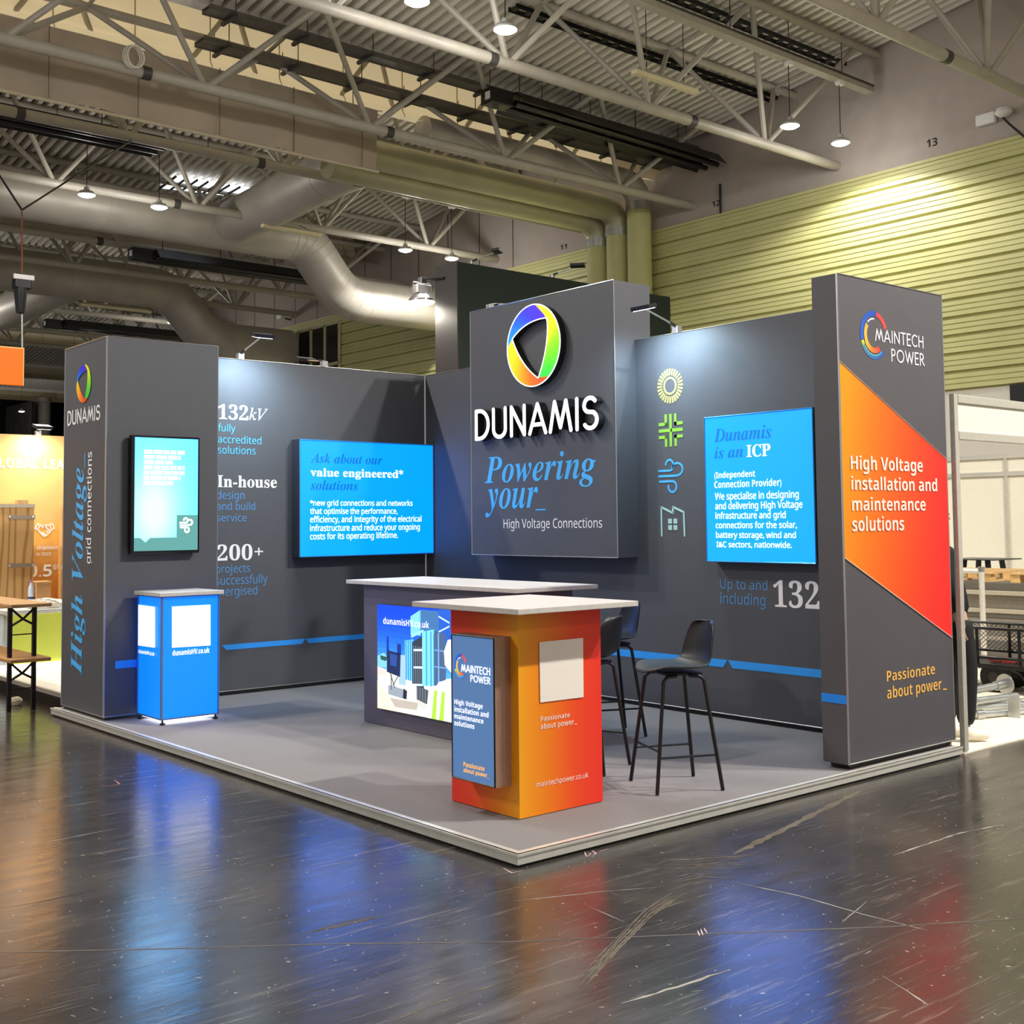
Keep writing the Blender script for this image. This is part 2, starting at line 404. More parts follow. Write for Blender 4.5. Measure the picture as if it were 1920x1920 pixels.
# worn marks on the floor (children of the floor)
TAPE = mat('worn_tape_residue', (96, 87, 70), 0.7, var=0.25, scale=9)
PALE = mat('pale_scuff', (150, 144, 136), 0.7, var=0.2, scale=20)
JOINT = mat('floor_joint', (88, 82, 74), 0.6, var=0.2, scale=9)
RUST = mat('brown_stain', (60, 54, 47), 0.5, var=0.2, scale=6)
def ribbon(px, wdt, M, name='scuff_mark', rag=0.35, z=0.0006, step=0.05):
    pts = [onz(u, v, 0) for u, v in px]; vs = []; fs = []
    fine = []
    for a, b in zip(pts, pts[1:]):
        n = max(1, int((b-a).length/step)); fine += [a.lerp(b, i/n) for i in range(n)]
    fine.append(pts[-1])
    for i, p in enumerate(fine):
        t = (fine[min(i+1, len(fine)-1)]-fine[max(i-1, 0)]).normalized(); n = Vector((-t.y, t.x, 0))
        e = min(1, min(i, len(fine)-1-i)/3+0.15)
        vs += [p+n*wdt*e*(1-rag*random.random())+Vector((0, 0, z)), p-n*wdt*e*(1-rag*random.random())+Vector((0, 0, z))]
        if i: fs.append((2*i-2, 2*i-1, 2*i+1, 2*i))
    mb = MB(); mb.add(vs, fs); mb.build(name, M, floor)
ribbon([(0, 1786), (300, 1779), (620, 1770), (960, 1766), (1300, 1752), (1660, 1738), (1919, 1722)], 0.006, JOINT, 'floor_joint', 0.5)
ribbon([(1615, 1482), (1500, 1540), (1375, 1602)], 0.03, TAPE, 'tape_residue', 0.6, 0.0008)
def streak(px, spread, M, n, name, wd=.007):
    for k in range(n):
        o = random.uniform(-1, 1)*spread; f = random.uniform(0, .35); g = random.uniform(.65, 1)
        a, b = px[0], px[-1]; L_ = math.hypot(b[0]-a[0], b[1]-a[1]); nx, ny = -(b[1]-a[1])/L_, (b[0]-a[0])/L_
        q = [(x+nx*o+random.uniform(-3, 3), y+ny*o+random.uniform(-1.5, 1.5)) for x, y in px]
        q[0] = (q[0][0]+(q[1][0]-q[0][0])*f, q[0][1]+(q[1][1]-q[0][1])*f); q[-1] = (q[-2][0]+(q[-1][0]-q[-2][0])*g, q[-2][1]+(q[-1][1]-q[-2][1])*g)
        ribbon(q, random.uniform(.4, 1)*wd, M, name, .9, .0006+.00002*k, .03)
streak([(1280, 1668), (1215, 1710), (1130, 1800), (1085, 1850)], 9, mat('brown_dust', (92, 82, 68), 0.75, var=.2, scale=20), 9, 'brown_streak')
streak([(1225, 1628), (1310, 1622), (1430, 1616)], 16, mat('brown_dust', (92, 82, 68), 0.75, var=.2, scale=20), 12, 'brown_smear', .010)
streak([(1250, 1655), (1320, 1640), (1400, 1648)], 12, TAPE, 7, 'brown_smear', .006)
ribbon([(1380, 1655), (1500, 1680), (1620, 1715), (1740, 1745)], 0.006, PALE, rag=0.8)
ribbon([(1165, 1882), (1270, 1850), (1370, 1818)], 0.012, PALE, rag=0.95)
ribbon([(1655, 1830), (1700, 1858), (1740, 1884)], 0.012, PALE, rag=0.9)
ribbon([(1625, 1690), (1600, 1712), (1578, 1730)], 0.005, PALE, rag=0.7)
ribbon([(960, 1842), (1020, 1818)], 0.008, TAPE, rag=0.95)
ribbon([(730, 1918), (830, 1876), (960, 1838)], 0.008, TAPE, rag=0.95)
ribbon([(960, 1690), (1130, 1672), (1230, 1664)], 0.005, PALE, rag=0.9)
ribbon([(1096, 1696), (1178, 1732)], 0.004, PALE, rag=0.8)
ribbon([(0, 1704), (90, 1688), (186, 1668)], 0.004, BLACK, 'dark_crack', 0.6)
streak([(560, 1752), (660, 1730), (732, 1714)], 6, mat('brown_dust', (92, 82, 68), 0.75), 6, 'brown_streak')
ribbon([(600, 1625), (640, 1618), (690, 1611)], 0.006, PALE, rag=0.9)
ribbon([(0, 1592), (110, 1575), (225, 1552)], 0.006, PALE, rag=0.9)
ribbon([(360, 1434), (330, 1450), (560, 1434)], 0.003, PALE, rag=0.9)
ribbon([(1820, 1900), (1880, 1872), (1919, 1855)], 0.006, TAPE, rag=0.8)
ribbon([(1675, 1604), (1740, 1582), (1800, 1562), (1880, 1546)], 0.010, PALE, rag=0.98)
for i in range(46):
    u, v = random.uniform(20, 1900), random.uniform(1480, 1900)
    if v < 1650 and 100 < u < 1830 and v < 1340+0.33*abs(u-100) and u < 975: continue
    if u >= 960 and v < 1640-0.255*(u-960)+20: continue
    du, dv = random.uniform(-26, 26), random.uniform(-8, 8)
    ribbon([(u, v), (u+du, v+dv)], random.uniform(0.002, 0.007), random.choice([PALE, PALE, TAPE]), rag=0.9, step=0.02)
PINK = mat('pink_chalk', (222, 178, 182), 0.7)
ribbon([(188, 1473), (205, 1474), (224, 1470), (214, 1462)], 0.006, mat('orange_chalk', (196, 118, 96), 0.7), 'chalk_mark', 0.4)
ribbon([(944, 1628), (960, 1637), (980, 1632)], 0.012, PINK, 'chalk_mark', 0.4)
ribbon([(1808, 1417), (1832, 1421)], 0.014, PINK, 'chalk_mark', 0.4)
for px in ([(1096, 1597), (1100, 1607)], [(1100, 1598), (1108, 1600), (1102, 1606)], [(1116, 1594), (1110, 1596), (1118, 1600), (1112, 1604)], [(1122, 1597), (1140, 1592)], [(1308, 1745), (1312, 1755)], [(1314, 1742), (1318, 1754)], [(1320, 1740), (1326, 1750)]):
    ribbon(px, 0.006, PINK, 'chalk_writing', 0.3, 0.0008, 0.02)

# ---- walls
UPW = mat('taupe_wall_panel', (178, 168, 160), 0.75, var=0.05, scale=3)
RIB = mat('pale_lime_cladding', (204, 202, 142), 0.45, var=0.04, scale=2)
LOWW = mat('white_wall', (226, 220, 204), 0.6, var=0.03)
DARKW = mat('dark_far_wall', (34, 32, 30), 0.8)
mb = MB(); mb.box((XW, -14, 8.22), (XW+.3, 37, 12.2)); wall = struct('wall_right', UPW, mb)
mb = MB(); prof = []; z = 3.92; k = 0
while z < 8.20:                                     # ribbed sheet: one deep step, then small flutes
    prof += [(0.03, z), (0.03, z+0.025), (-0.035, z+0.04)]
    for q in range(3): prof += [(-0.035, z+0.045+q*0.095), (-0.035, z+0.105+q*0.095), (-0.018, z+0.112+q*0.095), (-0.018, z+0.128+q*0.095)]
    prof += [(-0.035, z+0.330)]; z += 0.331
prof += [(-0.04, 8.22), (0.0, 8.22)]
vs = []; fs = []
for i, (dx, zz) in enumerate(prof):
    vs += [(XW+dx, -14, zz), (XW+dx, 37, zz)]
    if i: fs.append((2*i-2, 2*i-1, 2*i+1, 2*i))
mb.add(vs, fs); mb.build('ribbed_cladding', RIB, wall, label='pale lime-yellow horizontally ribbed cladding')
mb = MB(); mb.box((XW, -14, 0), (XW+.3, 37, 3.92)); mb.build('lower_panel', LOWW, wall)
mb = MB(); mb.box((XW-.05, -14, 8.20), (XW, 37, 8.26)); mb.build('cladding_trim', RIB, wall)
jn = MB()
for y in (19.2, 20.6, 22.0, 23.4, 24.8, 26.2, 27.6, 29.0, 30.4, 31.8, 33.2, 34.6): jn.box((XW-.004, y-.015, 8.26), (XW, y+.015, 12))
jn.build('panel_joints', DARKST, wall)
for s, u, v in (('11', 1057, 465), ('12', 1343, 384), ('13', 1748, 271)):
    k = 10 if s == '13' else (7 if s == '12' else 6)
    letter(wall, s, 'sb', 'x', XW, (u-k, v+k*.62), (u+k, v+k*.62-k*.5), (u-k, v-k*.85), BLACK, d=0.006, name='bay_number', label='black bay number '+s)
mb = MB(); mb.box((XW, 37, 0), (27, 37.3, 12.2)); struct('wall_recess', DARKW, mb)
mb = MB(); mb.box((26, 37, 0), (26.3, 78, 12.2)); struct('wall_far_right', DARKW, mb)
mb = MB(); mb.box((-22, 78, 0), (26, 78.3, 12.2)); struct('wall_back', DARKW, mb)
# stair window in the ribbed wall
ya, yb_, za, zb_ = onx(640, 605, XW).y, onx(562, 622, XW).y, 5.2, 7.98
t = thing('window_1', None, None, (XW, (ya+yb_)/2, za)); t['kind'] = 'structure'
mb = MB(); mb.box((XW-.06, ya, za), (XW-.05, yb_, zb_)); mb.build('pane', mat('dark_glass', (34, 34, 32), 0.15, var=0.05), t)
mb = MB(); FR = mat('pale_window_frame', (206, 202, 160), 0.5)
for k in range(4): yy = ya+(yb_-ya)*k/3; mb.box((XW-.10, yy-.05, za), (XW-.05, yy+.05, zb_))
for zz in (za, (za+zb_)/2+.1, zb_): mb.box((XW-.10, ya, zz-.05), (XW-.05, yb_, zz+.05))
mb.build('window_frame', FR, t)

# ---- sawtooth roof
DECK = mat('corrugated_roof_deck', (236, 230, 218), 0.55, var=0.05, scale=2)
CREAM = mat('cream_roof_lining', (252, 240, 208), 0.6, var=0.03, scale=2)
TROUGH = mat('trough_shade_paint', (84, 78, 70), 0.8, var=0.1, scale=60)  # dark colour paints in the shade inside the deck grooves
CREAMLIT = mat('cream_glow_lining', (246, 232, 196), 0.6, emit=(236, 220, 182), es=.34, var=0.03, scale=2)  # faint glow put into the lining to stand in for missing uplight
V0, PER = 14.5, 11.3
def deck_z(y):
    k = math.floor((y-V0)/PER); return 9.86 + 0.127*(V0+PER*(k+1)-y)
ceil = None
for k in range(-3, 6):
    y0, y1 = V0+PER*k, V0+PER*(k+1)
    x1 = XW if y1 < 38 else 26; mb = MB(); vs = []; fs = []; x = -20.0; i = 0
    pts = []
    while x < x1:
        pts += [(x, 0), (x+.095, 0), (x+.105, .12), (x+.21, .12)]; x += .22
    for px_, dz in pts:
        vs += [(px_, y0+.9, deck_z(y0+.9)+dz), (px_, y1-1.3, deck_z(y1-1.3)+dz)]
        if i: fs.append((2*i-2, 2*i-1, 2*i+1, 2*i))
        i += 1
    tr_ = MB(); tf = [f for f in fs if pts[f[0]//2][1] > .1 and pts[f[2]//2][1] > .1]; tr_.add(vs, tf)
    mb.add(vs, [f for f in fs if f not in set(tf)])
    if ceil is None: ceil = struct('ceiling', DECK, mb); ceil.name = 'ceiling'
    else: mb.build('deck_bay', DECK, ceil)
    tr_.build('shaded_trough', TROUGH, ceil, label='roof deck troughs, their shade painted dark')
    # lining of the step up at each valley: sloping soffit, then upright face with seams
    z1 = deck_z(y0+.001)
    LP = ((-.35, 9.42), (.55, 9.72), (.85, 9.86), (1.0, 10.1), (1.02, z1+.1))
    mb = MB(); vs = []; fs = []
    for i, (dy, zz) in enumerate(LP):
        vs += [(-20, y0+dy, zz), (x1, y0+dy, zz)]
        if i: fs.append((2*i-2, 2*i-1, 2*i+1, 2*i))
    mb.add(vs, fs); ln = mb.build('valley_lining', CREAMLIT if k == 0 else CREAM, ceil, label='cream panelled lining of the roof step')
    mb = MB(); zc = deck_z(y0-1.3)
    mb.add([(-20, y0-1.3, zc-.12), (x1, y0-1.3, zc-.12), (x1, y0-1.3, z1+.1), (-20, y0-1.3, z1+.1), (x1, y0+1.02, z1+.1), (-20, y0+1.02, z1+.1)], [(0, 1, 2, 3), (3, 2, 4, 5)])
    mb.build('gutter_cheek', DECK, ceil)
    sm = MB(); x = -19.6
    while x < x1-.2:
        for (a, b), (c, d) in zip(LP, LP[1:]): sm.tube([(x, y0+a-.005, b-.01), (x, y0+c-.005, d-.01)], .012, 5)
        x += 1.42
    sm.build('seam', mat('cream_seam', (186, 172, 136), 0.6), ln)
# a north-light glazed strip in the step of the second valley
t = thing('window_2', None, None, (10.4, 24.6, 10.0)); t['kind'] = 'structure'
def on_deck(u, v, drop=.10):
    d = ray(u, v); yv = V0+PER     # plane z = 9.86 + .127*(yv - y)
    k = (9.86-drop+.127*(yv-CAM.y)-CAM.z)/(d.z+.127*d.y); return CAM+d*k
mb = MB(); mb.prism([on_deck(*q) for q in ((300, 353), (330, 331), (470, 354), (442, 369))], (0, 0, .03))
mb.build('pane', mat('daylit_glass', (240, 244, 250), 0.3, emit=(235, 242, 255), es=1.8), t, label='bright daylit roof glazing')
mb = MB()
for k in range(8):
    f = k/7; mb.tube([on_deck(300+142*f, 353+16*f, .14), on_deck(330+140*f, 331+23*f, .14)], .03, 6)
mb.build('window_frame', DARKST, t)
mb = MB(); mb.box((-20, 13.95, 8.17), (8.75, 13.99, 9.36))
sk = mat('taupe_fabric', (176, 162, 144), 0.85, var=0.12, scale=0.8, bump=0.35, bscale=0.7)
t = thing('smoke_curtain', 'long taupe fabric curtain hanging flat below the roof at upper left', 'curtain', (3, 13.97, 8.17))
bm_ = MB(); n = 120; vs = []; fs = []
for i in range(n+1):
    x = -18+26.6*i/n; dy = .05*math.sin(i*.9)+.04*math.sin(i*.37+1)
    for q, zz in enumerate((8.19, 8.6, 9.0, 9.34)): vs.append((x, 13.97+dy*(1-q*.28), zz))
    if i:
        for q in range(3): fs.append((4*i-4+q, 4*i-3+q, 4*i+1+q, 4*i+q))
bm_.add(vs, fs); bm_.build('fabric', sk, t, smooth=True)
mb = MB(); mb.tube([(-18, 13.97, 8.17), (8.6, 13.97, 8.17)], .03, 8); mb.build('hem_bar', mat('pale_hem_bar', (196, 184, 158), 0.5), t)
mb = MB()
for k in range(13): xx = 8.2-k*1.42; mb.box((xx-.008, 13.90, 8.19), (xx+.008, 13.905, 9.34))
mb.build('seams', mat('fabric_seam', (120, 106, 88), 0.85), t)
t = thing('smoke_curtain', 'dark taupe fabric curtain hanging behind the second row of pendant lamps', 'curtain', (3, 25.2, 8.6))
mb = MB(); mb.prism([(-14, 25.2, 8.75), (11.6, 25.2, 8.75), (11.6, 25.2, 9.9), (-14, 25.2, 9.9)], (0, .03, 0)); mb.build('fabric', sk, t)

# ---- tubular roof trusses (inverted triangle: one chord below, two above)
ORD = ['first', 'second', 'third', 'fourth', 'fifth', 'sixth', 'seventh', 'eighth', 'ninth', 'tenth', 'eleventh']
TY = [4.92, 9.28, 13.05, 16.1, 19.85, 24.2, 27.3, 30.3, 34.2, 38.6, 42.0]
WHERE = ['crossing the top right corner', 'running above the twin lamps by the wall', 'passing in front of the taupe curtain', 'just below the taupe curtain',
         'behind the left pair of lamps', 'in front of the upper round duct', 'above the lower round duct', 'ending by the stair window', 'low behind the hoist', 'far back in the shade', 'furthest back in the dark']
for i, y in enumerate(TY):
    t = thing('roof_truss', f'{ORD[i]} grey roof truss from the camera, {WHERE[i]}', 'truss', (XW, y, 8.6), 'tubular roof trusses')
    xr = XW if y < 37 else 25.8
    xl = {0: 7.5, 1: 2.2, 2: -1.6}.get(i, -2.5 if i < 6 else 1.5)
    d0, d1 = deck_z(y-.97)-.10, deck_z(y+.97)-.10
    mb = MB(); mb.tube([(xl-2, y, 8.6), (xr, y, 8.6)], .095, 12); mb.build('bottom_chord', STEEL, t, True)
    mb = MB(); mb.tube([(xl-2, y-.97, d0), (xr, y-.97, d0)], .075, 10); mb.build('top_chord', STEEL, t, True)
    mb = MB(); mb.tube([(xl-2, y+.97, d1), (xr, y+.97, d1)], .075, 10); mb.build('top_chord', STEEL, t, True)
    x = 1.58
    while x-3.12 > xl: x -= 3.12
    while x < xr-1:
        for sx in (-1.56, 1.56):
            for sy, dz in ((-.97, d0), (.97, d1)):
                e = V(x+sx, y+sy, dz)
                if e.x > xr-.1: continue
                mb = MB(); mb.tube([V(x+sx*.02, y, 8.62), e], .05, 8); mb.build('brace', STEEL, t, True)
        x += 3.12
    x = 0.02
    while x-3.12 > xl: x -= 3.12
    while x < xr:
        mb = MB(); mb.tube([(x, y-.97, d0), (x, y+.97, d1)], .035, 6); mb.build('cross_tie', STEEL, t, True); x += 3.12
    if i < 6:
        mb = MB()
        for xx in (xl+1.1, xl+5.3, xl+9.8): 
            if xx < xr-1: mb = MB(); mb.tube([(xx-.07, y, 8.6), (xx+.07, y, 8.6)], .105, 12); mb.build('clamp_band', DARKST, t, True)

# ---- ducts
def duct(label, pts, r, name='ventilation_duct', M=DUCT, n=22, flange=None):
    t = thing(name, label, 'duct', pts[0])
    f = MB(); f.tube(pts, r, n)
    P = [Vector(p) for p in pts]; rr = r if isinstance(r, (int, float)) else r[0]
    for a, b in zip(P, P[1:]):
        L_ = (b-a).length; k = max(1, int(L_/2.2)); tdir = (b-a)/L_
        for q in range(k): c = a+tdir*(L_*(q+.02)/k); f.tube([c, c+tdir*.03], rr*1.012, n)
    f.build('duct_body', M, t, True)
    return t
def elbow(a, b, c, n=5, r=0.9):
    """points rounding the corner b"""
    a, b, c = Vector(a), Vector(b), Vector(c); p = b+(a-b).normalized()*r; q = b+(c-b).normalized()*r
    return [p*(1-t)**2+b*2*t*(1-t)+q*t*t for t in [i/n for i in range(n+1)]]
y1 = 21.5
duct('wide silver round duct running left to right then stepping down to the wall', [(-8, y1, 8.72)]+elbow((-8, y1, 8.72), (11.5, y1, 8.72), (12.4, y1, 7.4), 4, .5)+elbow((11.5, y1, 8.72), (12.5, y1, 7.38), (16, y1, 7.38), 4, .6)+[(16.1, y1, 7.38)], .55)
duct('silver round branch duct rising diagonally from the wide duct towards the capped pipe', [(9.3, 21.0, 8.75), (9.3, 16.9, 8.92), (9.3, 15.75, 8.92)], .52)
y2 = 30.3
a = ony(130, 515, y2); b = ony(300, 545, y2); c = ony(395, 640, y2); d = ony(548, 655, y2)
zu, zl = (a.z+b.z)/2, (c.z+d.z)/2
duct('dull silver duct behind the dark tower, bending down to the ribbed wall', [(-4, y2, zu)]+elbow((-4, y2, zu), (b.x+.3, y2, zu), (c.x-.1, y2, zl), 4, .7)+elbow((b.x+.3, y2, zu), (c.x-.1, y2, zl), (XW, y2, zl), 4, .6)+[(XW-.3, y2, zl)], .62)
duct('grey branch duct rising at far left behind the hoist', [(ony(0, 590, 33).x, 33, ony(0, 590, 33).z), ony(140, 530, y2+.3)], .5)
GD = mat('olive_tinted_duct', (176, 172, 142), 0.42, 0.3, var=0.08, scale=1.4)
LAG = mat('pale_lime_pipe_lagging', (196, 194, 136), 0.6, var=0.05, scale=3, bump=0.1, bscale=20)
for i, (yy, zz, xs, xd, lab) in enumerate(((14.2, 9.25, 9.8, 15.8, 'capped olive duct nearest the wall number 12, turning down in front of the wall'), (14.82, 8.78, 8.6, 15.75, 'middle olive duct below the capped one, turning down in front of the wall'),
                              (15.42, 8.62, 8.4, 15.7, 'lowest olive duct turning down nearest the wall number 11'))):
    r = .285
    t = thing('wall_duct', lab, 'duct', (xd, yy, 0), 'three ducts dropping down the ribbed wall')
    pts = [V(xs, yy, zz)]+elbow((xs, yy, zz), (xd, yy, zz), (xd, yy, 3), 5, .55)
    mb = MB(); mb.tube(pts, r, 20); mb.build('duct_run', DUCT if i == 0 else GD, t, True)
    mb = MB(); mb.tube([(xd, yy, zz-.55), (xd, yy, 1.0)], r*.96, 20); mb.build('downpipe', LAG, t, True, label='pale lime lagged downpipe')
    mb = MB(); mb.tube([(xd, yy, zz-.42), (xd, yy, zz-.62)], r*1.06, 20); mb.build('silver_collar', ALU, t, True)
    if i == 0: mb = MB(); mb.tube([(xs-.02, yy, zz), (xs, yy, zz)], r*1.04, 22); mb.build('end_cap', DUCT, t, True)
# far set of downpipes by the black drape
for i, (u0, u1) in enumerate(((62, 70), (70, 78), (78, 88))):
    a = onx(u0, 760, 22.0); b = onx(u1, 760, 22.0); r = abs(a.y-b.y)/2*.8
    t = thing('wall_duct', ['left', 'middle', 'right'][i]+' one of three distant grey downpipes above the orange graphic wall', 'duct', (22, (a.y+b.y)/2, 0), 'distant grey downpipes')
    mb = MB(); mb.tube([(22, (a.y+b.y)/2, 0), (22, (a.y+b.y)/2, onx(75, 748, 22).z)], r, 14); mb.build('downpipe', STEEL, t, True)

# ---- black radiant tube heaters
def heater(a, b, label):
    t = thing('radiant_heater', label, 'heater', a, 'black tube heaters under the roof'); a = Vector(a); b = Vector(b)
    mb = MB(); mb.box((a.x-.1, a.y-.2, a.z-.12), (a.x+.42, a.y+.12, a.z+.16), .02); bb = mb.build('burner_box', BLACK, t)
    mb = MB(); mb.box((a.x-.12, a.y-.16, a.z-.06), (a.x-.1, a.y-.04, a.z+.08)); mb.build('rating_plate', WHITEP, bb)
    for dy in (-.16, .16):
        mb = MB(); mb.tube([a+V(.5, dy, -.02), b+V(0, dy, -.02)], .06, 10); mb.build('radiant_tube', BLKM, t, True)
    mb = MB(); mb.prism([a+V(.5, -.42, -.06), a+V(.5, -.2, .16), a+V(.5, .2, .16), a+V(.5, .42, -.06), a+V(.5, .2, .19), a+V(.5, -.2, .19)], b-a-V(.5, 0, 0)); mb.build('reflector', BLKM, t)
    for k in range(4):
        p = a.lerp(b, .12+.25*k); mb = MB(); mb.tube([p+V(0, 0, .16), V(p.x, p.y, deck_z(p.y)+.02)], .012, 5); mb.build('hanger', DARKST, t)
heater((9.9, 12.3, 9.38), (16.1, 12.3, 9.3), 'black tube heater under the roof, ending at the wall above number 12')
z = ony(250, 478, 23.7).z; heater((ony(250, 478, 23.7).x, 23.7, z), (14.2, 23.7, z), 'black tube heater above the stepped silver duct')
q = ony(88, 608, 35.0); heater((q.x, 35, q.z), (q.x+6, 35, q.z), 'black tube heater low over the dark left tower')
heater((-3, 17.5, 8.95), (5.9, 17.5, 8.95), 'black tube heater under the taupe curtain at far left')

# ---- cable trays
TRAYM = mat('grey_tray', (104, 100, 92), 0.5, 0.3, var=.12, scale=9)
def tray(y, z, x0, x1, label, wd=.32):
    t = thing('cable_tray', label, 'cable tray', (x0, y, z))
    for s in (-1, 1):
        mb = MB(); mb.box((x0, y+s*wd/2-.015, z), (x1, y+s*wd/2+.015, z+.09)); mb.build('side_rail', TRAYM, t)
    mb = MB(); mb.box((x0, y-wd/2, z+.01), (x1, y+wd/2, z+.025)); mb.build('tray_bed', TRAYM, t)
    for q in (-.09, -.03, .04, .1): mb = MB(); mb.tube([(x0, y+q, z+.06), (x1, y+q, z+.06)], .025, 6); mb.build('cable', DARKST, t)
    x = x0+.4
    while x < x1:
        br = MB(); br.box((x-.03, y-wd/2-.12, z-.05), (x+.03, y+wd/2+.12, z)); br.tube([(x, y-wd/2-.1, z), (x, y-wd/2-.1, deck_z(y-wd/2-.1)+.02)], .009, 5); br.tube([(x, y+wd/2+.1, z), (x, y+wd/2+.1, deck_z(y+wd/2+.1)+.02)], .009, 5); br.build('bracket', DARKST, t)
        x += 1.3
tray(12.86, 9.75, 4.6, 16.2, 'upper dark cable tray above the cream roof lining', .26)
tray(13.72, 9.58, 4.9, 16.2, 'lower dark cable tray in front of the cream roof lining', .34)
LT = DARKST
def light_rail(y, z, x0, x1, label):
    t = thing('lighting_rail', label, 'rail', (x0, y, z))
    mb = MB(); mb.box((x0, y-.09, z), (x1, y+.09, z+.10)); mb.build('rail_body', STEEL, t)
    mb = MB(); mb.box((x0, y-.10, z+.10), (x1, y+.10, z+.14)); mb.build('rail_cap', DARKST, t)
    x = x1-.9
    while x > x0: mb = MB(); mb.tube([(x, y, z+.12), (x, y, deck_z(y)+.02)], .009, 5); mb.build('drop_rod', DARKST, t); x -= 1.6
light_rail(8.3, 9.72, 4.5, 16.0, 'grey lighting rail carrying the twin lamps by the wall')
light_rail(19.05, 9.55, -2, 14.95, 'grey lighting rail behind the taupe curtain carrying the far lamps')
# cable ladder with ballast boxes on the roof chords near the wall
for yy, x0, x1, lab in ((8.9, 6.5, 16.0, 'black perforated cable ladder clipped under the roof beside the wall'), (10.55, 9, 16.0, 'second black perforated cable ladder under the roof, further from the wall number 13')):
    t = thing('cable_ladder', lab, 'cable tray', (x1, yy, deck_z(yy)-.2))
    z = deck_z(yy)-.16
    for s in (-.1, .1):
        mb = MB(); mb.box((x0, yy+s-.012, z), (x1, yy+s+.012, z+.08)); mb.build('side_rail', BLKM, t)
    mb = MB(); x = x0
    while x < x1: mb = MB(); mb.box((x, yy-.1, z+.02), (x+.12, yy+.1, z+.04)); mb.build('rung', BLKM, t); x += .3

# ---- lamps of the hall
def highbay(p, label, rail_z, group='round pendant lamps of the hall', lit=1.0, r=.17):
    x, y, z = p
    t = thing('pendant_lamp', label, 'lamp', (x, y, z), group)
    mb = MB(); mb.lathe([(0, .0), (r, .0), (r, .03), (r*.8, .07), (r*.35, .10), (r*.3, .16), (0, .16)], (x, y, z), 24); mb.build('housing', mat('lamp_housing', (200, 200, 198), 0.4, 0.3), t, True)
    mb = MB(); mb.lathe([(0, -.05), (r*.4, -.045), (r*.75, -.025), (r*.97, -.002)], (x, y, z), 24); mb.build('lens', GLOW, t, True, label='glowing domed lens')
    mb = MB(); mb.tube([(x, y, z+.16), (x, y, rail_z)], .008, 6); mb.build('cord', BLACK, t)
    mb = MB(); mb.box((x-.06, y-.05, rail_z-.06), (x+.10, y+.05, rail_z)); mb.build('connector', WHITEP, t)
    ld = bpy.data.lights.new('lamp_light', 'SPOT'); ld.energy = LAMP_W*lit; ld.color = LAMP_C; ld.spot_size = math.radians(151); ld.spot_blend = 0.28; ld.shadow_soft_size = .14
    lo = link(bpy.data.objects.new('lamp_light', ld)); lo.parent = t; lo.location = (0, 0, -.06)
    l2 = bpy.data.lights.new('lens_glow', 'POINT'); l2.energy = LAMP_W*lit*.06; l2.color = LAMP_C; l2.shadow_soft_size = .18
    lo = link(bpy.data.objects.new('lens_glow', l2)); lo.parent = t; lo.location = (0, 0, -.25)
highbay((15.0, 8.3, 8.56), 'round glowing pendant lamp nearest the lime ribbed wall', 9.72, lit=.75)
highbay((13.48, 8.3, 8.56), 'round glowing pendant lamp left of the one nearest the lime wall', 9.72, lit=.45)
highbay((6.95, 8.3, 8.58), 'bright round pendant lamp near the top centre of the picture', 9.72)
highbay((5.42, 8.3, 8.56), 'bright round pendant lamp cut by the top edge of the picture', 9.72)
highbay((5.03, 19.0, 8.22), 'left round lamp of the pair in front of the silver duct', 9.55)
highbay((6.54, 19.0, 8.22), 'right round lamp of the pair in front of the silver duct', 9.55)
highbay((12.81, 19.1, 8.22), 'left round lamp of the far pair above the dark green panel', 9.55)
highbay((14.25, 19.15, 8.22), 'right round lamp of the far pair, just over the dark green panel', 9.55)
for y in (-3.75,):
    for x, k in ((-2.1, .5), (-.7, .5), (5.0, 3.1), (6.4, 3.1), (12.7, .2), (14.1, .15)):
        highbay((x, y, 8.22), 'unseen round pendant lamp put in to light the hall', deck_z(y)+.02, 'pendant lamps outside the picture', k)
for x in (-9.7, -8.2, -2.6, -1.2): highbay((x, 8.3, 8.56), 'unseen round pendant lamp put in to light the hall', deck_z(8.3)+.02, 'pendant lamps outside the picture', 1.5)
for y, x in ((-12, 8), (32.6, 6.0), (32.6, 13.0), (45, 9), (45, 15), (66, 14), (66, 19)): highbay((x, y, 8.3), 'unseen round pendant lamp put in to light the hall', deck_z(y)+.02, 'pendant lamps outside the picture', 1.2)  # the farthest lamps are added to brighten the dark drape and trusses
# unlit tube battens
BAT = mat('cream_batten', (232, 222, 184), 0.45)
def batten(a, b, label, near=None):
    a, b = Vector(a), Vector(b); t = thing('strip_light', label, 'light', a, 'unlit strip lights under the roof')
    b.z = a.z; b.y = a.y
    mb = MB(); mb.box((a.x, a.y-.07, a.z), (b.x, a.y+.07, a.z+.07), .01); mb.build('diffuser', BAT, t)
    mb = MB(); mb.box((a.x+.05, a.y-.04, a.z+.07), (b.x-.05, a.y+.04, a.z+.12)); mb.build('gear_tray', STEEL, t)
    for f in (.2, .8): p = a.lerp(b, f); mb = MB(); mb.tube([p+V(0, 0, .12), V(p.x, p.y, deck_z(p.y)+.02)] if not near else [p+V(0, 0, .12), V(p.x, near, 8.6)], .008, 5); mb.build('hanger', DARKST, t)
batten((10.33, 9.05, 8.98), (11.86, 9.05, 8.98), 'pale unlit strip light at top right below the roof deck')
batten((9.1, 19.35, 8.27), (10.6, 19.35, 8.27), 'pale unlit strip light over the stepped silver duct', 19.85)
q = ony(150, 573, 31); batten(q, (q.x+2.2, 31, q.z), 'pale unlit strip light above the dark left tower')
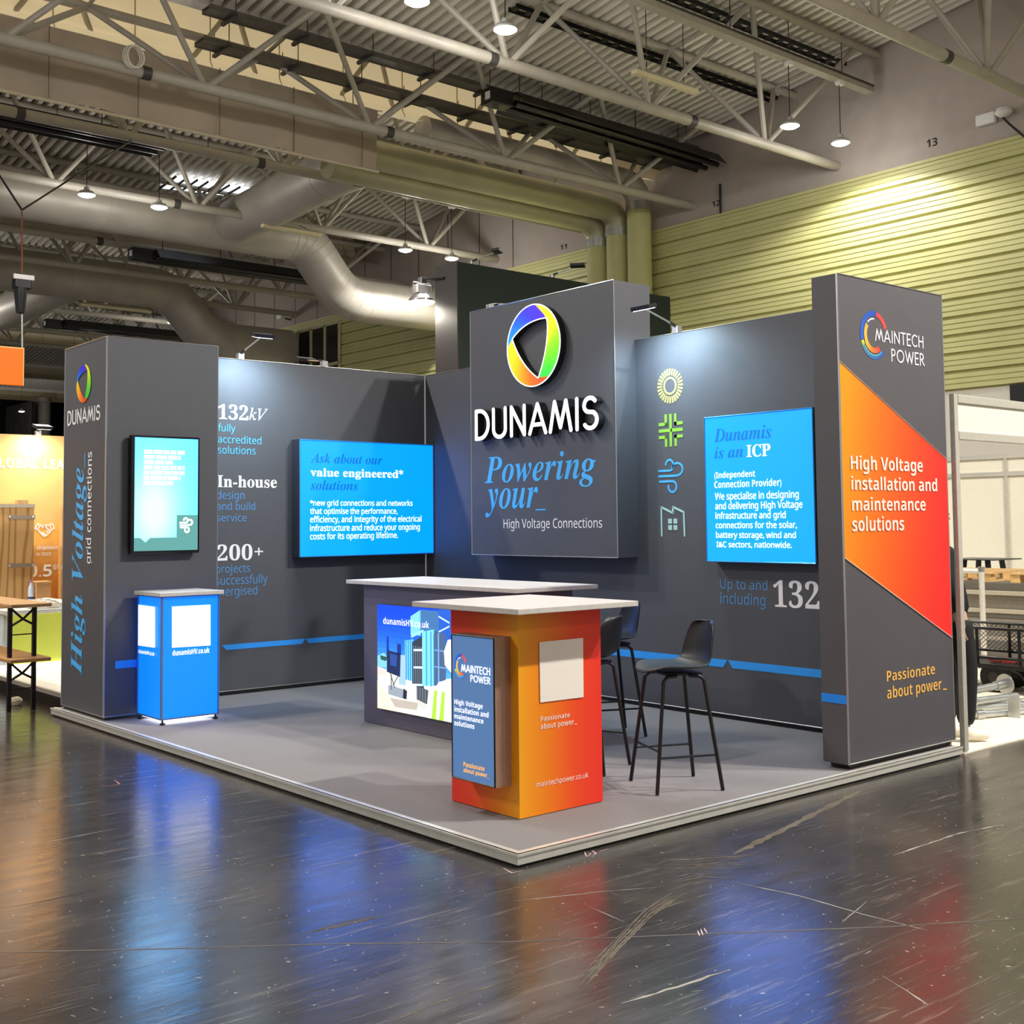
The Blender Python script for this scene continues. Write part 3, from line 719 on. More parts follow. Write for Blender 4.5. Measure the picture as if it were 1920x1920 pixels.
# small wall fittings
t = thing('emergency_light', 'white rectangular emergency light high on the wall at top right', 'light', onx(1850, 224, XW-.05)); q = onx(1850, 224, XW-.05)
mb = MB(); mb.box((XW-.12, q.y-.18, q.z-.1), (XW-.02, q.y+.18, q.z+.1), .02); mb.build('case', WHITEP, t)
q = onx(1888, 212, XW-.05); t = thing('wall_sensor', 'white round sensor with a hanging black cable high on the wall at top right', 'sensor', q)
mb = MB(); mb.lathe([(0, -.09), (.1, -.07), (.15, -.02), (.12, .05), (0, .06)], (q.x-.12, q.y, q.z), 16); mb.build('sensor_head', WHITEP, t, True)
mb = MB(); mb.tube([(q.x-.12, q.y, q.z), (XW, q.y, q.z+.05)], .03, 8); mb.build('bracket', STEEL, t)
mb = MB(); mb.tube([(q.x-.05, q.y+.05, q.z-.08), (q.x-.12, q.y-.1, q.z-.25), (XW-.05, q.y-.3, q.z-.5)], .02, 6); mb.build('cable', BLACK, t)
q = onx(545, 597, XW); t = thing('wall_floodlight', 'small white floodlight on the wall beside the stair window', 'light', q)
mb = MB(); mb.box((XW-.45, q.y-.15, q.z-.05), (XW-.28, q.y+.15, q.z+.1), .02); mb.build('case', WHITEP, t)
mb = MB(); mb.tube([(XW-.3, q.y, q.z), (XW, q.y, q.z-.05)], .03, 8); mb.build('bracket', DARKST, t)
t = thing('conduit', 'thin black cable dropping down the wall beside number 12', 'cable', onx(1350, 400, XW-.04))
a = onx(1350, 345, XW-.04); b = onx(1350, 401, XW-.04); mb = MB(); mb.tube([a, V(a.x, a.y, b.z)], .025, 6); mb.build('cable', BLACK, t)
# coil of pale cable and dark strap on the third truss chord, orange lifting hook by the branch duct
t = thing('cable_coil', 'coil of pale cable hung on the roof truss at upper left', 'cable', ony(247, 107, 12.9)); q = ony(247, 107, 12.9)
mb = MB()
for k in range(3): mb.tube([q+V(.13*math.cos(a)+.02*k, -.03*k, .17*math.sin(a)) for a in [i*PI/8 for i in range(17)]], .016, 6, False)
mb.build('coil', mat('pale_cable', (220, 214, 200), 0.5), t, True)
q = ony(662, 214, 14.3); t = thing('lifting_hook', 'orange lifting hook hanging by the end of the taupe curtain', 'hook', q)
mb = MB(); mb.tube([q+V(.1*math.cos(a), 0, .12*math.sin(a)) for a in [i*PI/6 for i in range(10)]], .03, 8); mb.build('hook', mat('rust_orange_paint', (176, 88, 40), 0.5), t, True)
mb = MB(); mb.tube([q+V(0, 0, .12), V(q.x, q.y, deck_z(q.y)+.02)], .01, 5); mb.build('chain', DARKST, t)

# ================================================================ THE STAND
W_, L_, H0, HW = 4.0, 6.25, 0.065, 3.194
XB, YB = 3.757, 5.884
CARPET = mat('grey_carpet', (136, 132, 131), 0.95, var=0.10, scale=220, bump=0.25, bscale=320, spec=0.1)
KERB = mat('satin_aluminium_kerb', (214, 212, 202), 0.34, 0.3, var=0.06, scale=12)
t = thing('stand_platform', 'low grey carpeted exhibition platform with a bright aluminium edge', 'platform', (0, 0, 0))
mb = MB(); mb.box((.045, .045, .012), (W_, L_, H0-.004)); mb.build('carpet', CARPET, t)
mb = MB()
mb.box((0, 0, .014), (W_, .045, H0)); mb.box((0, .045, .014), (.045, L_, H0))
mb.box((-.006, -.006, H0-.012), (W_, .012, H0)); mb.box((-.006, .012, H0-.012), (.012, L_, H0))
mb.build('edge_trim', KERB, t, label='bright aluminium edge trim')
mb = MB(); mb.box((.02, .02, 0), (W_, L_, .016)); mb.build('shadow_plinth', BLACK, t)

def panel_edges(mb, plane, P, a0, a1, z0, z1, r=.005):
    """thin bright frame lines round a face"""
    for (p, q) in (((a0, z0), (a1, z0)), ((a0, z1), (a1, z1)), ((a0, z0), (a0, z1)), ((a1, z0), (a1, z1))):
        f = (lambda c: (P, c[0], c[1])) if plane == 'x' else (lambda c: (c[0], P, c[1]))
        mb.tube([f(p), f(q)], r, 4)
# ---- back wall with the three facts (faces the camera's left)
t = thing('display_wall', 'charcoal back wall listing three facts in white and blue lettering', 'display wall', (2.3, YB+.05, H0))
mb = MB(); mb.box((1.066, YB, H0+.03), (XB+.10, YB+.10, HW)); mb.build('wall_panel', GREY, t)
mb = MB(); mb.box((1.066, YB+.01, H0), (XB, YB+.09, H0+.03)); mb.build('recessed_base', BLACK, t)
mb = MB(); panel_edges(mb, 'y', YB-.001, 1.072, XB-.006, H0+.034, HW); mb.build('edge_trim', ALU, t)
Yp = YB
letter(t, '132', 'b', 'y', Yp, (409, 786), (465, 787.5), (409, 757), WHITEP, label='white serif numerals')
letter(t, 'kV', 'i', 'y', Yp, (467, 787.5), (502, 788.5), (467, 764), WHITEP, label='thin white italic letters')
for s, a, b, c in (('fully', (408.5, 809), (441, 809), 794), ('accredited', (408, 831), (490, 832), 815.5), ('solutions', (408, 850.5), (479, 852), 835)):
    letter(t, s, 'sr', 'y', Yp, a, b, (a[0], c), BLUEP, label='blue lettering')
letter(t, 'In-house', 'b', 'y', Yp, (407, 913), (519, 914.5), (407, 891), WHITEP, fat=.006, label='white serif lettering')
for s, a, b, c in (('design', (406, 935.5), (458, 936), 920), ('and build', (406, 956), (478, 956.5), 941), ('service', (406, 977.5), (462, 977.5), 963.5)):
    letter(t, s, 'sr', 'y', Yp, a, b, (a[0], c), BLUEP2, label='muted blue lettering')
letter(t, '200', 'b', 'y', Yp, (406, 1050), (473, 1051), (406, 1021), WHITEP, label='white serif numerals')
letter(t, '+', 'n', 'y', Yp, (477, 1045), (493, 1045), (477, 1027), WHITEP, label='thin white plus sign')
for s, a, b, c in (('projects', (404, 1074), (469, 1073), 1059), ('successfully', (404, 1096), (501.5, 1094), 1079.5), ('energised', (401, 1117), (482, 1115), 1101)):
    letter(t, s, 'sr', 'y', Yp, a, b, (a[0], c), BLUEP2, label='muted blue lettering')
zs0, zs1 = ony(520, 1213, Yp).z-.0, ony(520, 1200, Yp).z
def stripe(parent, plane, P, a0, a1, z0, z1, notch=None, start=True):
    pts = []
    mk = (lambda a, z: Vector((P, a, z))+OFF['x']*.002) if plane == 'x' else (lambda a, z: Vector((a, P, z))+OFF['y']*.002)
    h = z1-z0; polys = []
    if notch is None: polys = [[(a0, z1), (a1, z1), (a1, z0), (a0, z0)]]
    else:
        sg = 1 if a1 > a0 else -1
        polys = [[(a0, z1), (notch-sg*h*.05, z1), (notch-sg*h*.75, z0), (a0+(sg*h*.9 if start else 0), z0)], [(notch+sg*h*.05, z1), (a1, z1), (a1, z0), (notch+sg*h*.75, z0)]]
    for pl in polys:
        mb = MB(); mb.prism([mk(*p) for p in pl], OFF[plane]*.0015); mb.build('stripe', STRIPE, parent, label='bright blue stripe')
zst = ony(569, 1197.5, Yp).z; zsb = ony(562, 1207.5, Yp).z
stripe(t, 'y', Yp, ony(415.6, 1209, Yp).x, XB-.01, zsb, zst, ony(572.5, 1197, Yp).x)
# ---- long wall with icons
t = thing('display_wall', 'charcoal side wall with four coloured energy icons and the figure 132', 'display wall', (XB+.05, 3, H0))
mb = MB(); mb.box((XB, .256, H0+.03), (XB+.10, YB, HW)); mb.build('wall_panel', GREY, t)
mb = MB(); mb.box((XB+.01, .26, H0), (XB+.09, YB, H0+.03)); mb.build('recessed_base', BLACK, t)
mb = MB(); panel_edges(mb, 'x', XB-.001, .26, YB-.006, H0+.034, HW); mb.build('edge_trim', ALU, t)
letter(t, 'Up to and', 'sr', 'x', XB, (1351, 1104), (1439.7, 1106), (1351, 1084.5), BLUEP2, label='muted blue lettering')
letter(t, 'including', 'sr', 'x', XB, (1351.7, 1132), (1435.7, 1135), (1351.7, 1110), BLUEP2, label='muted blue lettering')
letter(t, '132', 'b', 'x', XB, (1451, 1138), (1537, 1141.5), (1451, 1087), WHITEP, label='large white serif numerals')
zt = onx(1365, 1237.5, XB).z; zb2 = onx(1365, 1252, XB).z
stripe(t, 'x', XB, YB-.01, .255, zb2, zt, onx(1365, 1238, XB).y, start=False)
def iconframe(c, r, tp): return frame3('x', XB, c, r, tp)
# sun
A, u, v = iconframe((1256.7, 723), (1280.7, 721), (1256.7, 691)); A = A+OFF['x']*.002
mb = MB(); ex = OFF['x']*.0015
def ringp(A, u, v, r0, r1, n=40):
    vs = []; fs = []
    for i in range(n):
        a = 2*PI*i/n
        for r in (r0, r1): vs.append(A+u*r*math.cos(a)+v*r*math.sin(a)+ex)
        fs.append((2*i, 2*i+1, (2*i+3) % (2*n), (2*i+2) % (2*n)))
    return vs, fs
mb.add(*ringp(A, u, v, .40, .52))
for i in range(28):
    a = 2*PI*i/28; c, s = math.cos(a), math.sin(a); q = .062
    mb.prism([A+u*(c*.62+s*q*.7)+v*(s*.62-c*q*.7), A+u*(c*1+s*q)+v*(s*1-c*q), A+u*(c*1-s*q)+v*(s*1+c*q), A+u*(c*.62-s*q*.7)+v*(s*.62+c*q*.7)], ex)
mb.build('sun_icon', YELP, t, label='pale yellow sun icon')
# circuit cross
A, u, v = iconframe((1258, 806.5), (1280.7, 805), (1258, 776.2)); A = A+OFF['x']*.002; mb = MB()
def bar(x0, y0, x1, y1): mb.prism([A+u*x0+v*y0, A+u*x1+v*y0, A+u*x1+v*y1, A+u*x0+v*y1], ex)
bar(-1, -.10, 1, .10); bar(-.10, -1, .10, 1)
for sx in (-1, 1):
    for sy in (-1, 1):
        bar(min(sx*.30, sx*.50), min(sy*.30, sy*1), max(sx*.30, sx*.50), max(sy*.30, sy*1)); bar(min(sx*.30, sx*1), min(sy*.30, sy*.5), max(sx*.30, sx*1), max(sy*.30, sy*.5))
mb.build('circuit_icon', GREENP, t, label='green cross-shaped circuit icon')
def wind(parent, A, u, v, M, hw=.065, e=ex, off=OFF['x']):
    mb = MB(); k = u.length
    ls = [[(-1, .30), (-.15, .30)]+arc(-.15, .62, .30, .32, -90, 170, 14), [(-1, -.02), (.45, -.02)]+arc(.45, .36, .42, .36, -90, 170, 14), [(-.95, -.34), (.05, -.34)]+arc(.05, -.66, .32, .32, 90, -190, 14)]
    for l in ls: stroke_mesh(mb, [(x*u.length, y*v.length) for x, y in l], A, u, v, hw, e)
    return mb.build('wind_icon', M, parent, label='curled wind icon')
A, u, v = iconframe((1259.7, 892), (1283.5, 890), (1259.7, 860)); wind(t, A+OFF['x']*.002, u, v, BLUEP)
A, u, v = iconframe((1262, 978), (1286, 977), (1262, 949)); A = A+OFF['x']*.002; mb = MB()
stroke_mesh(mb, [(x*u.length, y*v.length) for x, y in ((-.9, -.93), (-.9, .95), (.02, .55), (.02, .95), (.86, .60), (.90, -.93))], A, u, v, .07, ex)
for sx in (-.22, .20):
    for sy in (0.02, -.40): bar(sx-.15, sy-.16, sx+.15, sy+.16)
mb.build('factory_icon', MINTP, t, label='pale mint factory icon')

# ---- left tower
TX0, TX1, TY0, TY1 = .071, 1.06, 5.245, 6.20
t = thing('display_tower', 'tall charcoal tower at the left end of the stand with vertical lettering', 'tower', ((TX0+TX1)/2, (TY0+TY1)/2, H0))
mb = MB(); mb.box((TX0, TY0, H0+.02), (TX1, TY1, HW)); mb.build('tower_body', GREY, t)
mb = MB(); mb.box((TX0+.02, TY0+.02, H0), (TX1, TY1, H0+.02)); mb.build('recessed_base', BLACK, t)
mb = MB(); panel_edges(mb, 'x', TX0-.001, TY0, TY1, H0+.024, HW, .004); panel_edges(mb, 'y', TY0-.001, TX0, TX1, H0+.024, HW, .004); mb.tube([(TX0-.002, TY0-.002, H0+.02), (TX0-.002, TY0-.002, HW)], .009, 6); mb.build('edge_trim', ALU, t, label='bright aluminium edge trim')
ring_emblem(t, 'x', TX0, (157.8, 718.5), (171.5, 716.3), (157.8, 683.5), INK, .0015, .002)
stroke_word(t, 'DUNAMIS', 'x', TX0, (127, 799.5), (188, 787), (127, 771), WHITEP, hw=.065)
letter(t, 'High Voltage', 'bi', 'x', TX0, (153.4, 1267), (158, 876), (132.5, 1262), BLUEP, vert=True, label='large blue italic lettering running upward')
letter(t, 'grid connections', 'sr', 'x', TX0, (170.5, 1057), (171.5, 847), (161, 1056), WHITEP, vert=True, fat=.01, label='white lettering running upward')
a = onx(160, 878, TX0); b = onx(160, 850, TX0); mb = MB(); mb.box((TX0-.004, a.y-.008, a.z), (TX0-.002, a.y+.008, b.z)); mb.build('underscore', BLUEP, t)
stripe(t, 'y', TY0, ony(216, 1239, TY0).x, ony(262, 1239, TY0).x, ony(216, 1254, TY0).z, ony(216, 1239.5, TY0).z)

# ---- right tower
RX0, RX1, RY0, RY1 = 2.764, 4.017, .061, .252
t = thing('display_tower', 'tall charcoal tower on the right with a slanted orange band', 'tower', ((RX0+RX1)/2, (RY0+RY1)/2, H0))
mb = MB(); mb.box((RX0, RY0, H0+.03), (RX1, RY1, HW)); mb.build('tower_body', GREY2, t)
mb = MB(); mb.box((RX0+.05, RY0+.03, H0), (RX1-.02, RY1-.02, H0+.03)); mb.build('recessed_base', BLACK, t)
mb = MB(); panel_edges(mb, 'y', RY0-.001, RX0, RX1, H0+.034, HW, .004); mb.tube([(RX0-.002, RY0-.002, H0+.03), (RX0-.002, RY0-.002, HW)], .007, 6); mb.build('edge_trim', ALU, t, label='bright aluminium edge trim')
P4 = [ony(u, v, RY0) for u, v in ((1571.6, 677), (1773.4, 860.7), (1783, 1196), (1581.7, 1046.4))]
P4[0].x = P4[3].x = RX0+.006; P4[1].x = P4[2].x = RX1-.004
mb = MB(); vs = []; fs = []; cs = []; N = 16
for i in range(N+1):
    s = i/N; top = P4[0].lerp(P4[1], s); bot = P4[3].lerp(P4[2], s)
    for j in range(N+1):
        q = j/N; p = bot.lerp(top, q); vs.append(p+OFF['y']*.002)
        g = min(1, max(0, s*1.12-.12*(q-.5))); cs.append(grad([(0, (250, 152, 0)), (.45, (250, 100, 10)), (1, (248, 42, 34))], g))
        if i and j: fs.append(((i-1)*(N+1)+j-1, i*(N+1)+j-1, i*(N+1)+j, (i-1)*(N+1)+j))
mb.add(vs, fs, cs); mb.build('orange_band', INK, t, ink=True, label='slanted band fading from amber to red')
mb = MB(); mb.tube([P4[0]+OFF['y']*.003, P4[1]+OFF['y']*.003], .004, 4); mb.tube([P4[3]+OFF['y']*.003, P4[2]+OFF['y']*.003], .004, 4); mb.build('band_edge', PEACHP, t)
swirl_emblem(t, 'y', RY0, (1638.5, 628), (1664, 633), (1638.5, 583), INK)
stroke_word(t, 'MAINTECH', 'y', RY0, (1640.6, 639.5), (1731, 653.5), (1640.6, 615), WHITEP, hw=.055)
stroke_word(t, 'POWER', 'y', RY0, (1670.6, 678.6), (1732.6, 686.5), (1670.6, 653.6), WHITEP, hw=.055)
for s, a, b, c in (('High Voltage', (1594, 879.5), (1729, 885), 853), ('installation and', (1595, 918.5), (1756, 921), 892), ('maintenance', (1596.4, 957), (1734.4, 957.5), 931), ('solutions', (1597, 995.8), (1694, 994.8), 968)):
    letter(t, s, 'sb', 'y', RY0, a, b, (a[0], c), PEACHP, d=.006, fat=.0, label='cream lettering')
letter(t, 'Passionate', 'sb', 'y', RY0, (1662.4, 1277.6), (1752.6, 1264), (1662.4, 1257), AMBERP, fat=-.008, label='amber lettering')
letter(t, 'about power', 'sb', 'y', RY0, (1663, 1308.6), (1765, 1294), (1663, 1287.5), AMBERP, fat=-.008, label='amber lettering')
flat(t, 'underscore', 'y', RY0, [(1767.5, 1294), (1774.5, 1293), (1774.5, 1290.8), (1767.5, 1291.6)], AMBERP)
zt, zb2 = onx(1565, 1301.5, RX0).z, onx(1565, 1318, RX0).z
mb = MB(); mb.box((RX0-.004, RY0+.004, zb2), (RX0-.002, RY1, zt)); mb.build('stripe', mat('vivid_blue_stripe', (20, 140, 246), 0.5, var=0.02), t, label='bright blue stripe')
t2 = thing('timber_batten', 'orange-brown timber offcut standing behind the right tower foot', 'timber', (4.04, .20, H0-.065))
mb = MB(); mb.box((4.03, .12, 0), (4.07, .19, .36)); mb.build('offcut', mat('orange_timber', (196, 122, 40), 0.6, var=0.15), t2)

# ---- logo header box
LX, LY0, LY1, LZ0, LZ1 = 3.507, 2.798, 4.781, 1.322, 3.69
t = thing('logo_box', 'tall charcoal header box with a glowing three-colour ring and raised white letters', 'sign', (LX+.12, (LY0+LY1)/2, LZ0))
mb = MB(); mb.box((LX, LY0, LZ0), (XB, LY1, LZ1)); mb.box((XB, LY0, HW+.005), (XB+.19, LY1, LZ1)); mb.build('box_body', GREY, t)
mb = MB(); panel_edges(mb, 'x', LX-.001, LY0, LY1, LZ0, LZ1, .005); mb.build('edge_trim', ALU, t)
cxp, cyp = 860+537/3.84, 560+336/3.84
Af = LX-.075
ring_emblem(t, 'x', LX-.076, (cxp, cyp), (cxp+195/3.84, cyp-9.0), (cxp, cyp-294/3.84), INKLIT, .075, -.075, edge=LIT_WHITE)
stroke_word(t, 'DUNAMIS', 'x', LX-.08, (891, 826.5), (1122, 806), (891, 768.5), LIT_WHITE, hw=.062, depth=.075, d=-.075, each=True, M2=BLACK)
letter(t, 'Powering', 'bi', 'x', LX, (909.5, 905), (1118, 896.5), (909.5, 857), BLUEP, label='large blue italic lettering')
letter(t, 'your', 'bi', 'x', LX, (910.5, 954.5), (1009.5, 950.5), (910.5, 917), BLUEP, label='large blue italic lettering')
flat(t, 'underscore', 'x', LX, [(1005, 957.3), (1024, 956.6), (1024, 954), (1005, 954.8)], BLUEP)
letter(t, 'High Voltage Connections', 'sr', 'x', LX, (944.6, 990), (1129.5, 989.8), (944.6, 972.5), WHITEP, label='thin white lettering')

# ---- lightboxes
def lightbox_y(label, x0, x1, z0, z1, yf, yb):
    t = thing('lightbox', label, 'lightbox', ((x0+x1)/2, (yf+yb)/2, z0))
    mb = MB(); mb.box((x0, yf+.004, z0), (x1, yb, z1)); mb.build('case', mat('dark_slate_case', (60, 58, 66), 0.45), t)
    mb = MB(); mb.box((x0+.012, yf, z0+.012), (x1-.012, yf+.004, z1-.012)); mb.build('lit_face', LIT_BLUE, t, label='glowing bright blue face')
    mb = MB(); panel_edges(mb, 'y', yf+.001, x0+.006, x1-.006, z0+.006, z1-.006, .006); mb.build('edge_trim', mat('blue_lit_edge', (70, 170, 235), 0.3, 0.3), t)
    return t
YF = 5.734
t = lightbox_y('blue glowing wide lightbox asking about value engineered solutions', 2.156, YB-0, 1.315, 2.4525, YF, YB) if False else lightbox_y('wide glowing blue lightbox on the back wall headed Ask about our', 2.156, 3.752, 1.315, 2.4525, YF, YB)
letter(t, 'Ask about our', 'bi', 'y', YF, (582, 867.5), (717, 870.6), (582, 849), LIT_DEEP, label='deep blue italic lettering')
letter(t, 'value engineered*', 'b', 'y', YF, (582, 893), (756, 895.8), (582, 876.5), LIT_WHITE, fat=.003, label='white serif lettering')
letter(t, 'solutions', 'bi', 'y', YF, (582, 917.5), (671, 919.7), (582, 900), LIT_DEEP, label='deep blue italic lettering')
for s, v0, r, v1 in (('*new grid connections and networks', 947.8, 773.4, 948.4), ('that optimise the performance,', 963, 745, 963.8), ('efficiency, and integrity of the electrical', 978.2, 790, 979), ('infrastructure and reduce your ongoing', 994.4, 787, 994.4), ('costs for its operating lifetime.', 1010.2, 746, 1009.6)):
    letter(t, s, 'sr', 'y', YF, (581.3, v0), (r, v1), (581.3, v0-10.8), LIT_WHITE, fat=.008, label='white lettering')
XF = 3.637
def lightbox_x(label, y0, y1, z0, z1):
    t = thing('lightbox', label, 'lightbox', (XF+.06, (y0+y1)/2, z0))
    mb = MB(); mb.box((XF+.004, y0, z0), (XB, y1, z1)); mb.build('case', mat('dark_slate_case', (60, 58, 66), 0.45), t)
    mb = MB(); mb.box((XF, y0+.012, z0+.012), (XF+.004, y1-.012, z1-.012)); mb.build('lit_face', LIT_BLUE, t, label='glowing bright blue face')
    mb = MB(); panel_edges(mb, 'x', XF+.001, y0+.006, y1-.006, z0+.006, z1-.006, .006); mb.build('edge_trim', mat('blue_lit_edge', (70, 170, 235), 0.3, 0.3), t)
    return t
t = lightbox_x('glowing blue lightbox beside the right tower explaining the term ICP', .893, 1.938, 1.300, 2.452)
letter(t, 'Dunamis', 'bi', 'x', XF, (1339.3, 827.4), (1446.5, 822), (1339.3, 804.5), LIT_DEEP, label='deep blue italic lettering')
letter(t, 'is an', 'bi', 'x', XF, (1340, 859.4), (1393.4, 856.9), (1340, 838), LIT_DEEP, label='deep blue italic lettering')
letter(t, 'ICP', 'b', 'x', XF, (1400.5, 856.7), (1445, 854.5), (1400.5, 834.5), LIT_WHITE, fat=.003, label='white serif lettering')
for s, st, a, b, c in (('(Independent', 'sb', (1340, 896), (1416, 894.6), 885), ('Connection Provider)', 'sb', (1340, 914), (1465.5, 912), 902), ('We specialise in designing', 'sr', (1341, 936), (1498, 934.4), 923.6),
                       ('and delivering High Voltage', 'sr', (1341.5, 954), (1505, 952.8), 941.8), ('infrastructure and grid', 'sr', (1342, 972.3), (1473.6, 971.7), 960), ('connections for the solar,', 'sr', (1342.5, 990), (1494.5, 990), 978.3),
                       ('battery storage, wind and', 'sr', (1343, 1008), (1492.6, 1009), 996.8), ('I&C sectors, nationwide.', 'sr', (1344, 1026), (1485, 1027), 1014.8)):
    letter(t, s, st, 'x', XF, a, b, (a[0], c), LIT_WHITE, fat=(.008 if st == 'sr' else -.012), label='white lettering')

# ---- portrait television on the left tower
YT = 5.155
t = thing('television', 'portrait black-framed screen glowing turquoise on the left tower', 'screen', (.55, YT+.04, 1.4))
mb = MB(); mb.box((.249, YT, 1.399), (.850, YT+.06, 2.381), .006); mb.box((.38, YT+.06, 1.6), (.72, TY0, 2.2)); mb.build('frame', mat('glossy_black_frame', (16, 16, 18), 0.2), t)
sx0, sx1, sz0, sz1 = .276, .833, 1.424, 2.362
mb = MB(); vs = []; fs = []; cs = []; N = 14
for i in range(N+1):
    for j in range(N+1):
        a, b = i/N, j/N; vs.append(V(sx0+(sx1-sx0)*a, YT-.001, sz0+(sz1-sz0)*b))
        k = math.exp(-(((a-.30)/.42)**2+((b-.35)/.42)**2)); cs.append(lerp((54, 158, 244), (116, 190, 250), min(1, k*1.1)))
        if i and j: fs.append(((i-1)*(N+1)+j-1, i*(N+1)+j-1, i*(N+1)+j, (i-1)*(N+1)+j))
mb.add(vs, fs, cs); scr = mb.build('screen', attr_mat('lit_screen_print', 4.5), t, ink=True, label='lit turquoise screen')
fx = lambda a: sx0+(sx1-sx0)*a
fz = lambda b: sz1-(sz1-sz0)*b
mb = MB(); mb.prism([(fx(p), YT-.002, fz(q)) for p, q in ((.66, .685), (1, .685), (1, 1), (0, 1), (0, .885), (.09, .885), (.17, .925), (.25, .885), (.66, .885))], (0, -.001, 0))
mb.build('screen_footer', mat('lit_grey_teal', (60, 120, 116), 0.4, emit=(92, 150, 146), es=.9), t, label='grey-teal stepped lower band of the screen')
mb = MB()
for k, (a, b) in enumerate(((.14, .80), (.14, .74), (.14, .63), (.14, .80), (.14, .80), (.14, .74), (.14, .62))):
    x = a
    while x < b-.03:
        wd = min(b-x, random.uniform(.07, .20)); zc = fz(.125+.046*k)
        mb.box((fx(x), YT-.003, zc-.016), (fx(x+wd-.02), YT-.002, zc+.016)); x += wd
mb.build('blurred_text', mat('lit_white_text', (230, 240, 240), 0.4, emit=(250, 255, 255), es=1.1), t, label='blurred unreadable white text lines')
A = V(fx(.82), YT-.003, fz(.775)); wind(t, A, V(.058, 0, 0), V(0, 0, .062), LIT_WHITE, .11, V(0, -.001, 0))
t['label'] = 'portrait black-framed screen glowing turquoise on the left tower'

# ---- blue plinth
PX0, PX1, PY0, PY1, PZ0, PZ1 = .314, .803, 4.692, 5.15, .105, 1.07
BLUEPL = mat('lit_blue_plinth', (0, 108, 226), 0.4, emit=(0, 112, 255), es=1.2, var=0.02)
t = thing('display_plinth', 'glowing blue plinth with a stone-look top in front of the left tower', 'plinth', ((PX0+PX1)/2, (PY0+PY1)/2, H0))
mb = MB(); mb.box((PX0+.006, PY0+.006, PZ0), (PX1-.006, PY1, PZ1)); mb.build('body', BLUEPL, t, label='glowing blue body')
mb = MB()
for x, y in ((PX0, PY0), (PX1, PY0), (PX0, PY1), (PX1, PY1)): mb.box((x-.004, y-.004, PZ0-.005), (x+.012 if x == PX0 else x+.004, y+.012, PZ1))
for z in (PZ0-.005, PZ1-.01):
    mb.box((PX0-.002, PY0-.003, z), (PX1+.002, PY0+.008, z+.012)); mb.box((PX0-.003, PY0, z), (PX0+.008, PY1, z+.012))
mb.build('frame', mat('blue_grey_frame', (110, 140, 180), 0.35, 0.6), t)
mb = MB(); mb.box((PX0-.03, PY0-.03, PZ1), (PX1+.03, PY1+.02, PZ1+.03), .003); mb.build('top', TOP, t, label='pale stone-look top')
for x, y in ((PX0+.02, PY0+.02), (PX1-.02, PY0+.02), (PX0+.02, PY1-.02), (PX1-.02, PY1-.02)):
    mb = MB(); mb.lathe([(0, 0), (.022, 0), (.022, .012), (.008, .014), (.008, .05)], (x, y, H0), 10); mb.build('foot', BLACK, t)
mb = MB(); mb.box((PX0+.03, PY0+.02, PZ0-.02), (PX1-.03, PY1-.03, PZ0-.006)); mb.build('underglow', mat('white_underglow', (255, 255, 255), 0.4, emit=(236, 244, 255), es=4), t, label='bright white glow under the plinth')
LITCARD = mat('lit_white_card', (240, 240, 244), 0.4, emit=(250, 252, 255), es=.95, var=0.01)
flat(t, 'white_card', 'y', PY0, [(322, 1137.3), (394, 1133.7), (394, 1210), (322, 1214.4)], LITCARD, d=.005, label='blank white square card')
flat(t, 'white_card', 'x', PX0, [(260.7, 1133.7), (291.7, 1138), (291.7, 1214.4), (260.3, 1210)], LITCARD, d=.005, label='blank white square card')
letter(t, 'dunamisHV.co.uk', 'sb', 'y', PY0, (323, 1228.7), (392.4, 1224.3), (323, 1219), LITCARD, d=.005, label='white lettering')
letter(t, 'dunamisHV.co.uk', 'sb', 'x', PX0, (260.7, 1225), (290.5, 1229), (260.7, 1217), LITCARD, d=.005, label='white lettering')

# ---- long counter
CX0, CX1, CY0, CY1, CZ = 1.593, 2.19, 1.95, 3.753, 1.15
t = thing('counter', 'long charcoal counter with a pale top and a lit picture of electrical equipment', 'counter', ((CX0+CX1)/2, (CY0+CY1)/2, H0))
mb = MB(); mb.box((CX0, CY0, H0), (CX1, CY1, CZ)); mb.build('body', mat('plum_grey_laminate', (98, 92, 104), 0.5, var=0.03), t)
mb = MB(); mb.box((1.53, 1.80, CZ), (2.30, 3.92, CZ+.03), .003); mb.build('top', TOP, t, label='pale stone-look top')
XS = 1.56
pc = [onx(u, v, XS) for u, v in ((707.8, 1132.6), (843, 1141), (843, 1353), (707.8, 1327))]
yl, z1_, z0_ = pc[0].y, pc[0].z, pc[3].z
yr = yl-(z1_-z0_)*1.72
mb = MB(); mb.box((XS, yr, z0_), (CX0, yl, z1_)); mb.build('screen_case', BLACK, t)
mb = MB()
def sp(a, b): return V(XS-.001, yl+(yr-yl)*a, z1_+(z0_-z1_)*b)
def shape(pts, col, k=1): mb.prism([sp(*p)+OFF['x']*.0004*k for p in pts], OFF['x']*.0003, col)
sc_ = (yl-pc[1].y)/(yl-yr)      # part of the picture's width that stays in view
def q(pts): return [(a*sc_, b) for a, b in pts]
N = 12
for i in range(N):
    shape([(0, i/N*.62), (1, i/N*.62), (1, (i+1)/N*.62), (0, (i+1)/N*.62)], lerp((0, 62, 224), (90, 178, 240), (i/N)**1.6), 1)
shape(q([(0, .62), (1.77, .62), (1.77, 1), (0, 1)]), (236, 226, 206), 1)
shape(q([(0, .50), (.10, .46), (.16, .52), (.16, .60), (0, .60)]), (120, 190, 220), 2); shape(q([(.04, .49), (.16, .50), (.12, .54), (.05, .53)]), (40, 80, 60), 3)
shape(q([(0, .60), (.14, .62), (.12, .68), (0, .68)]), (232, 196, 186), 2)
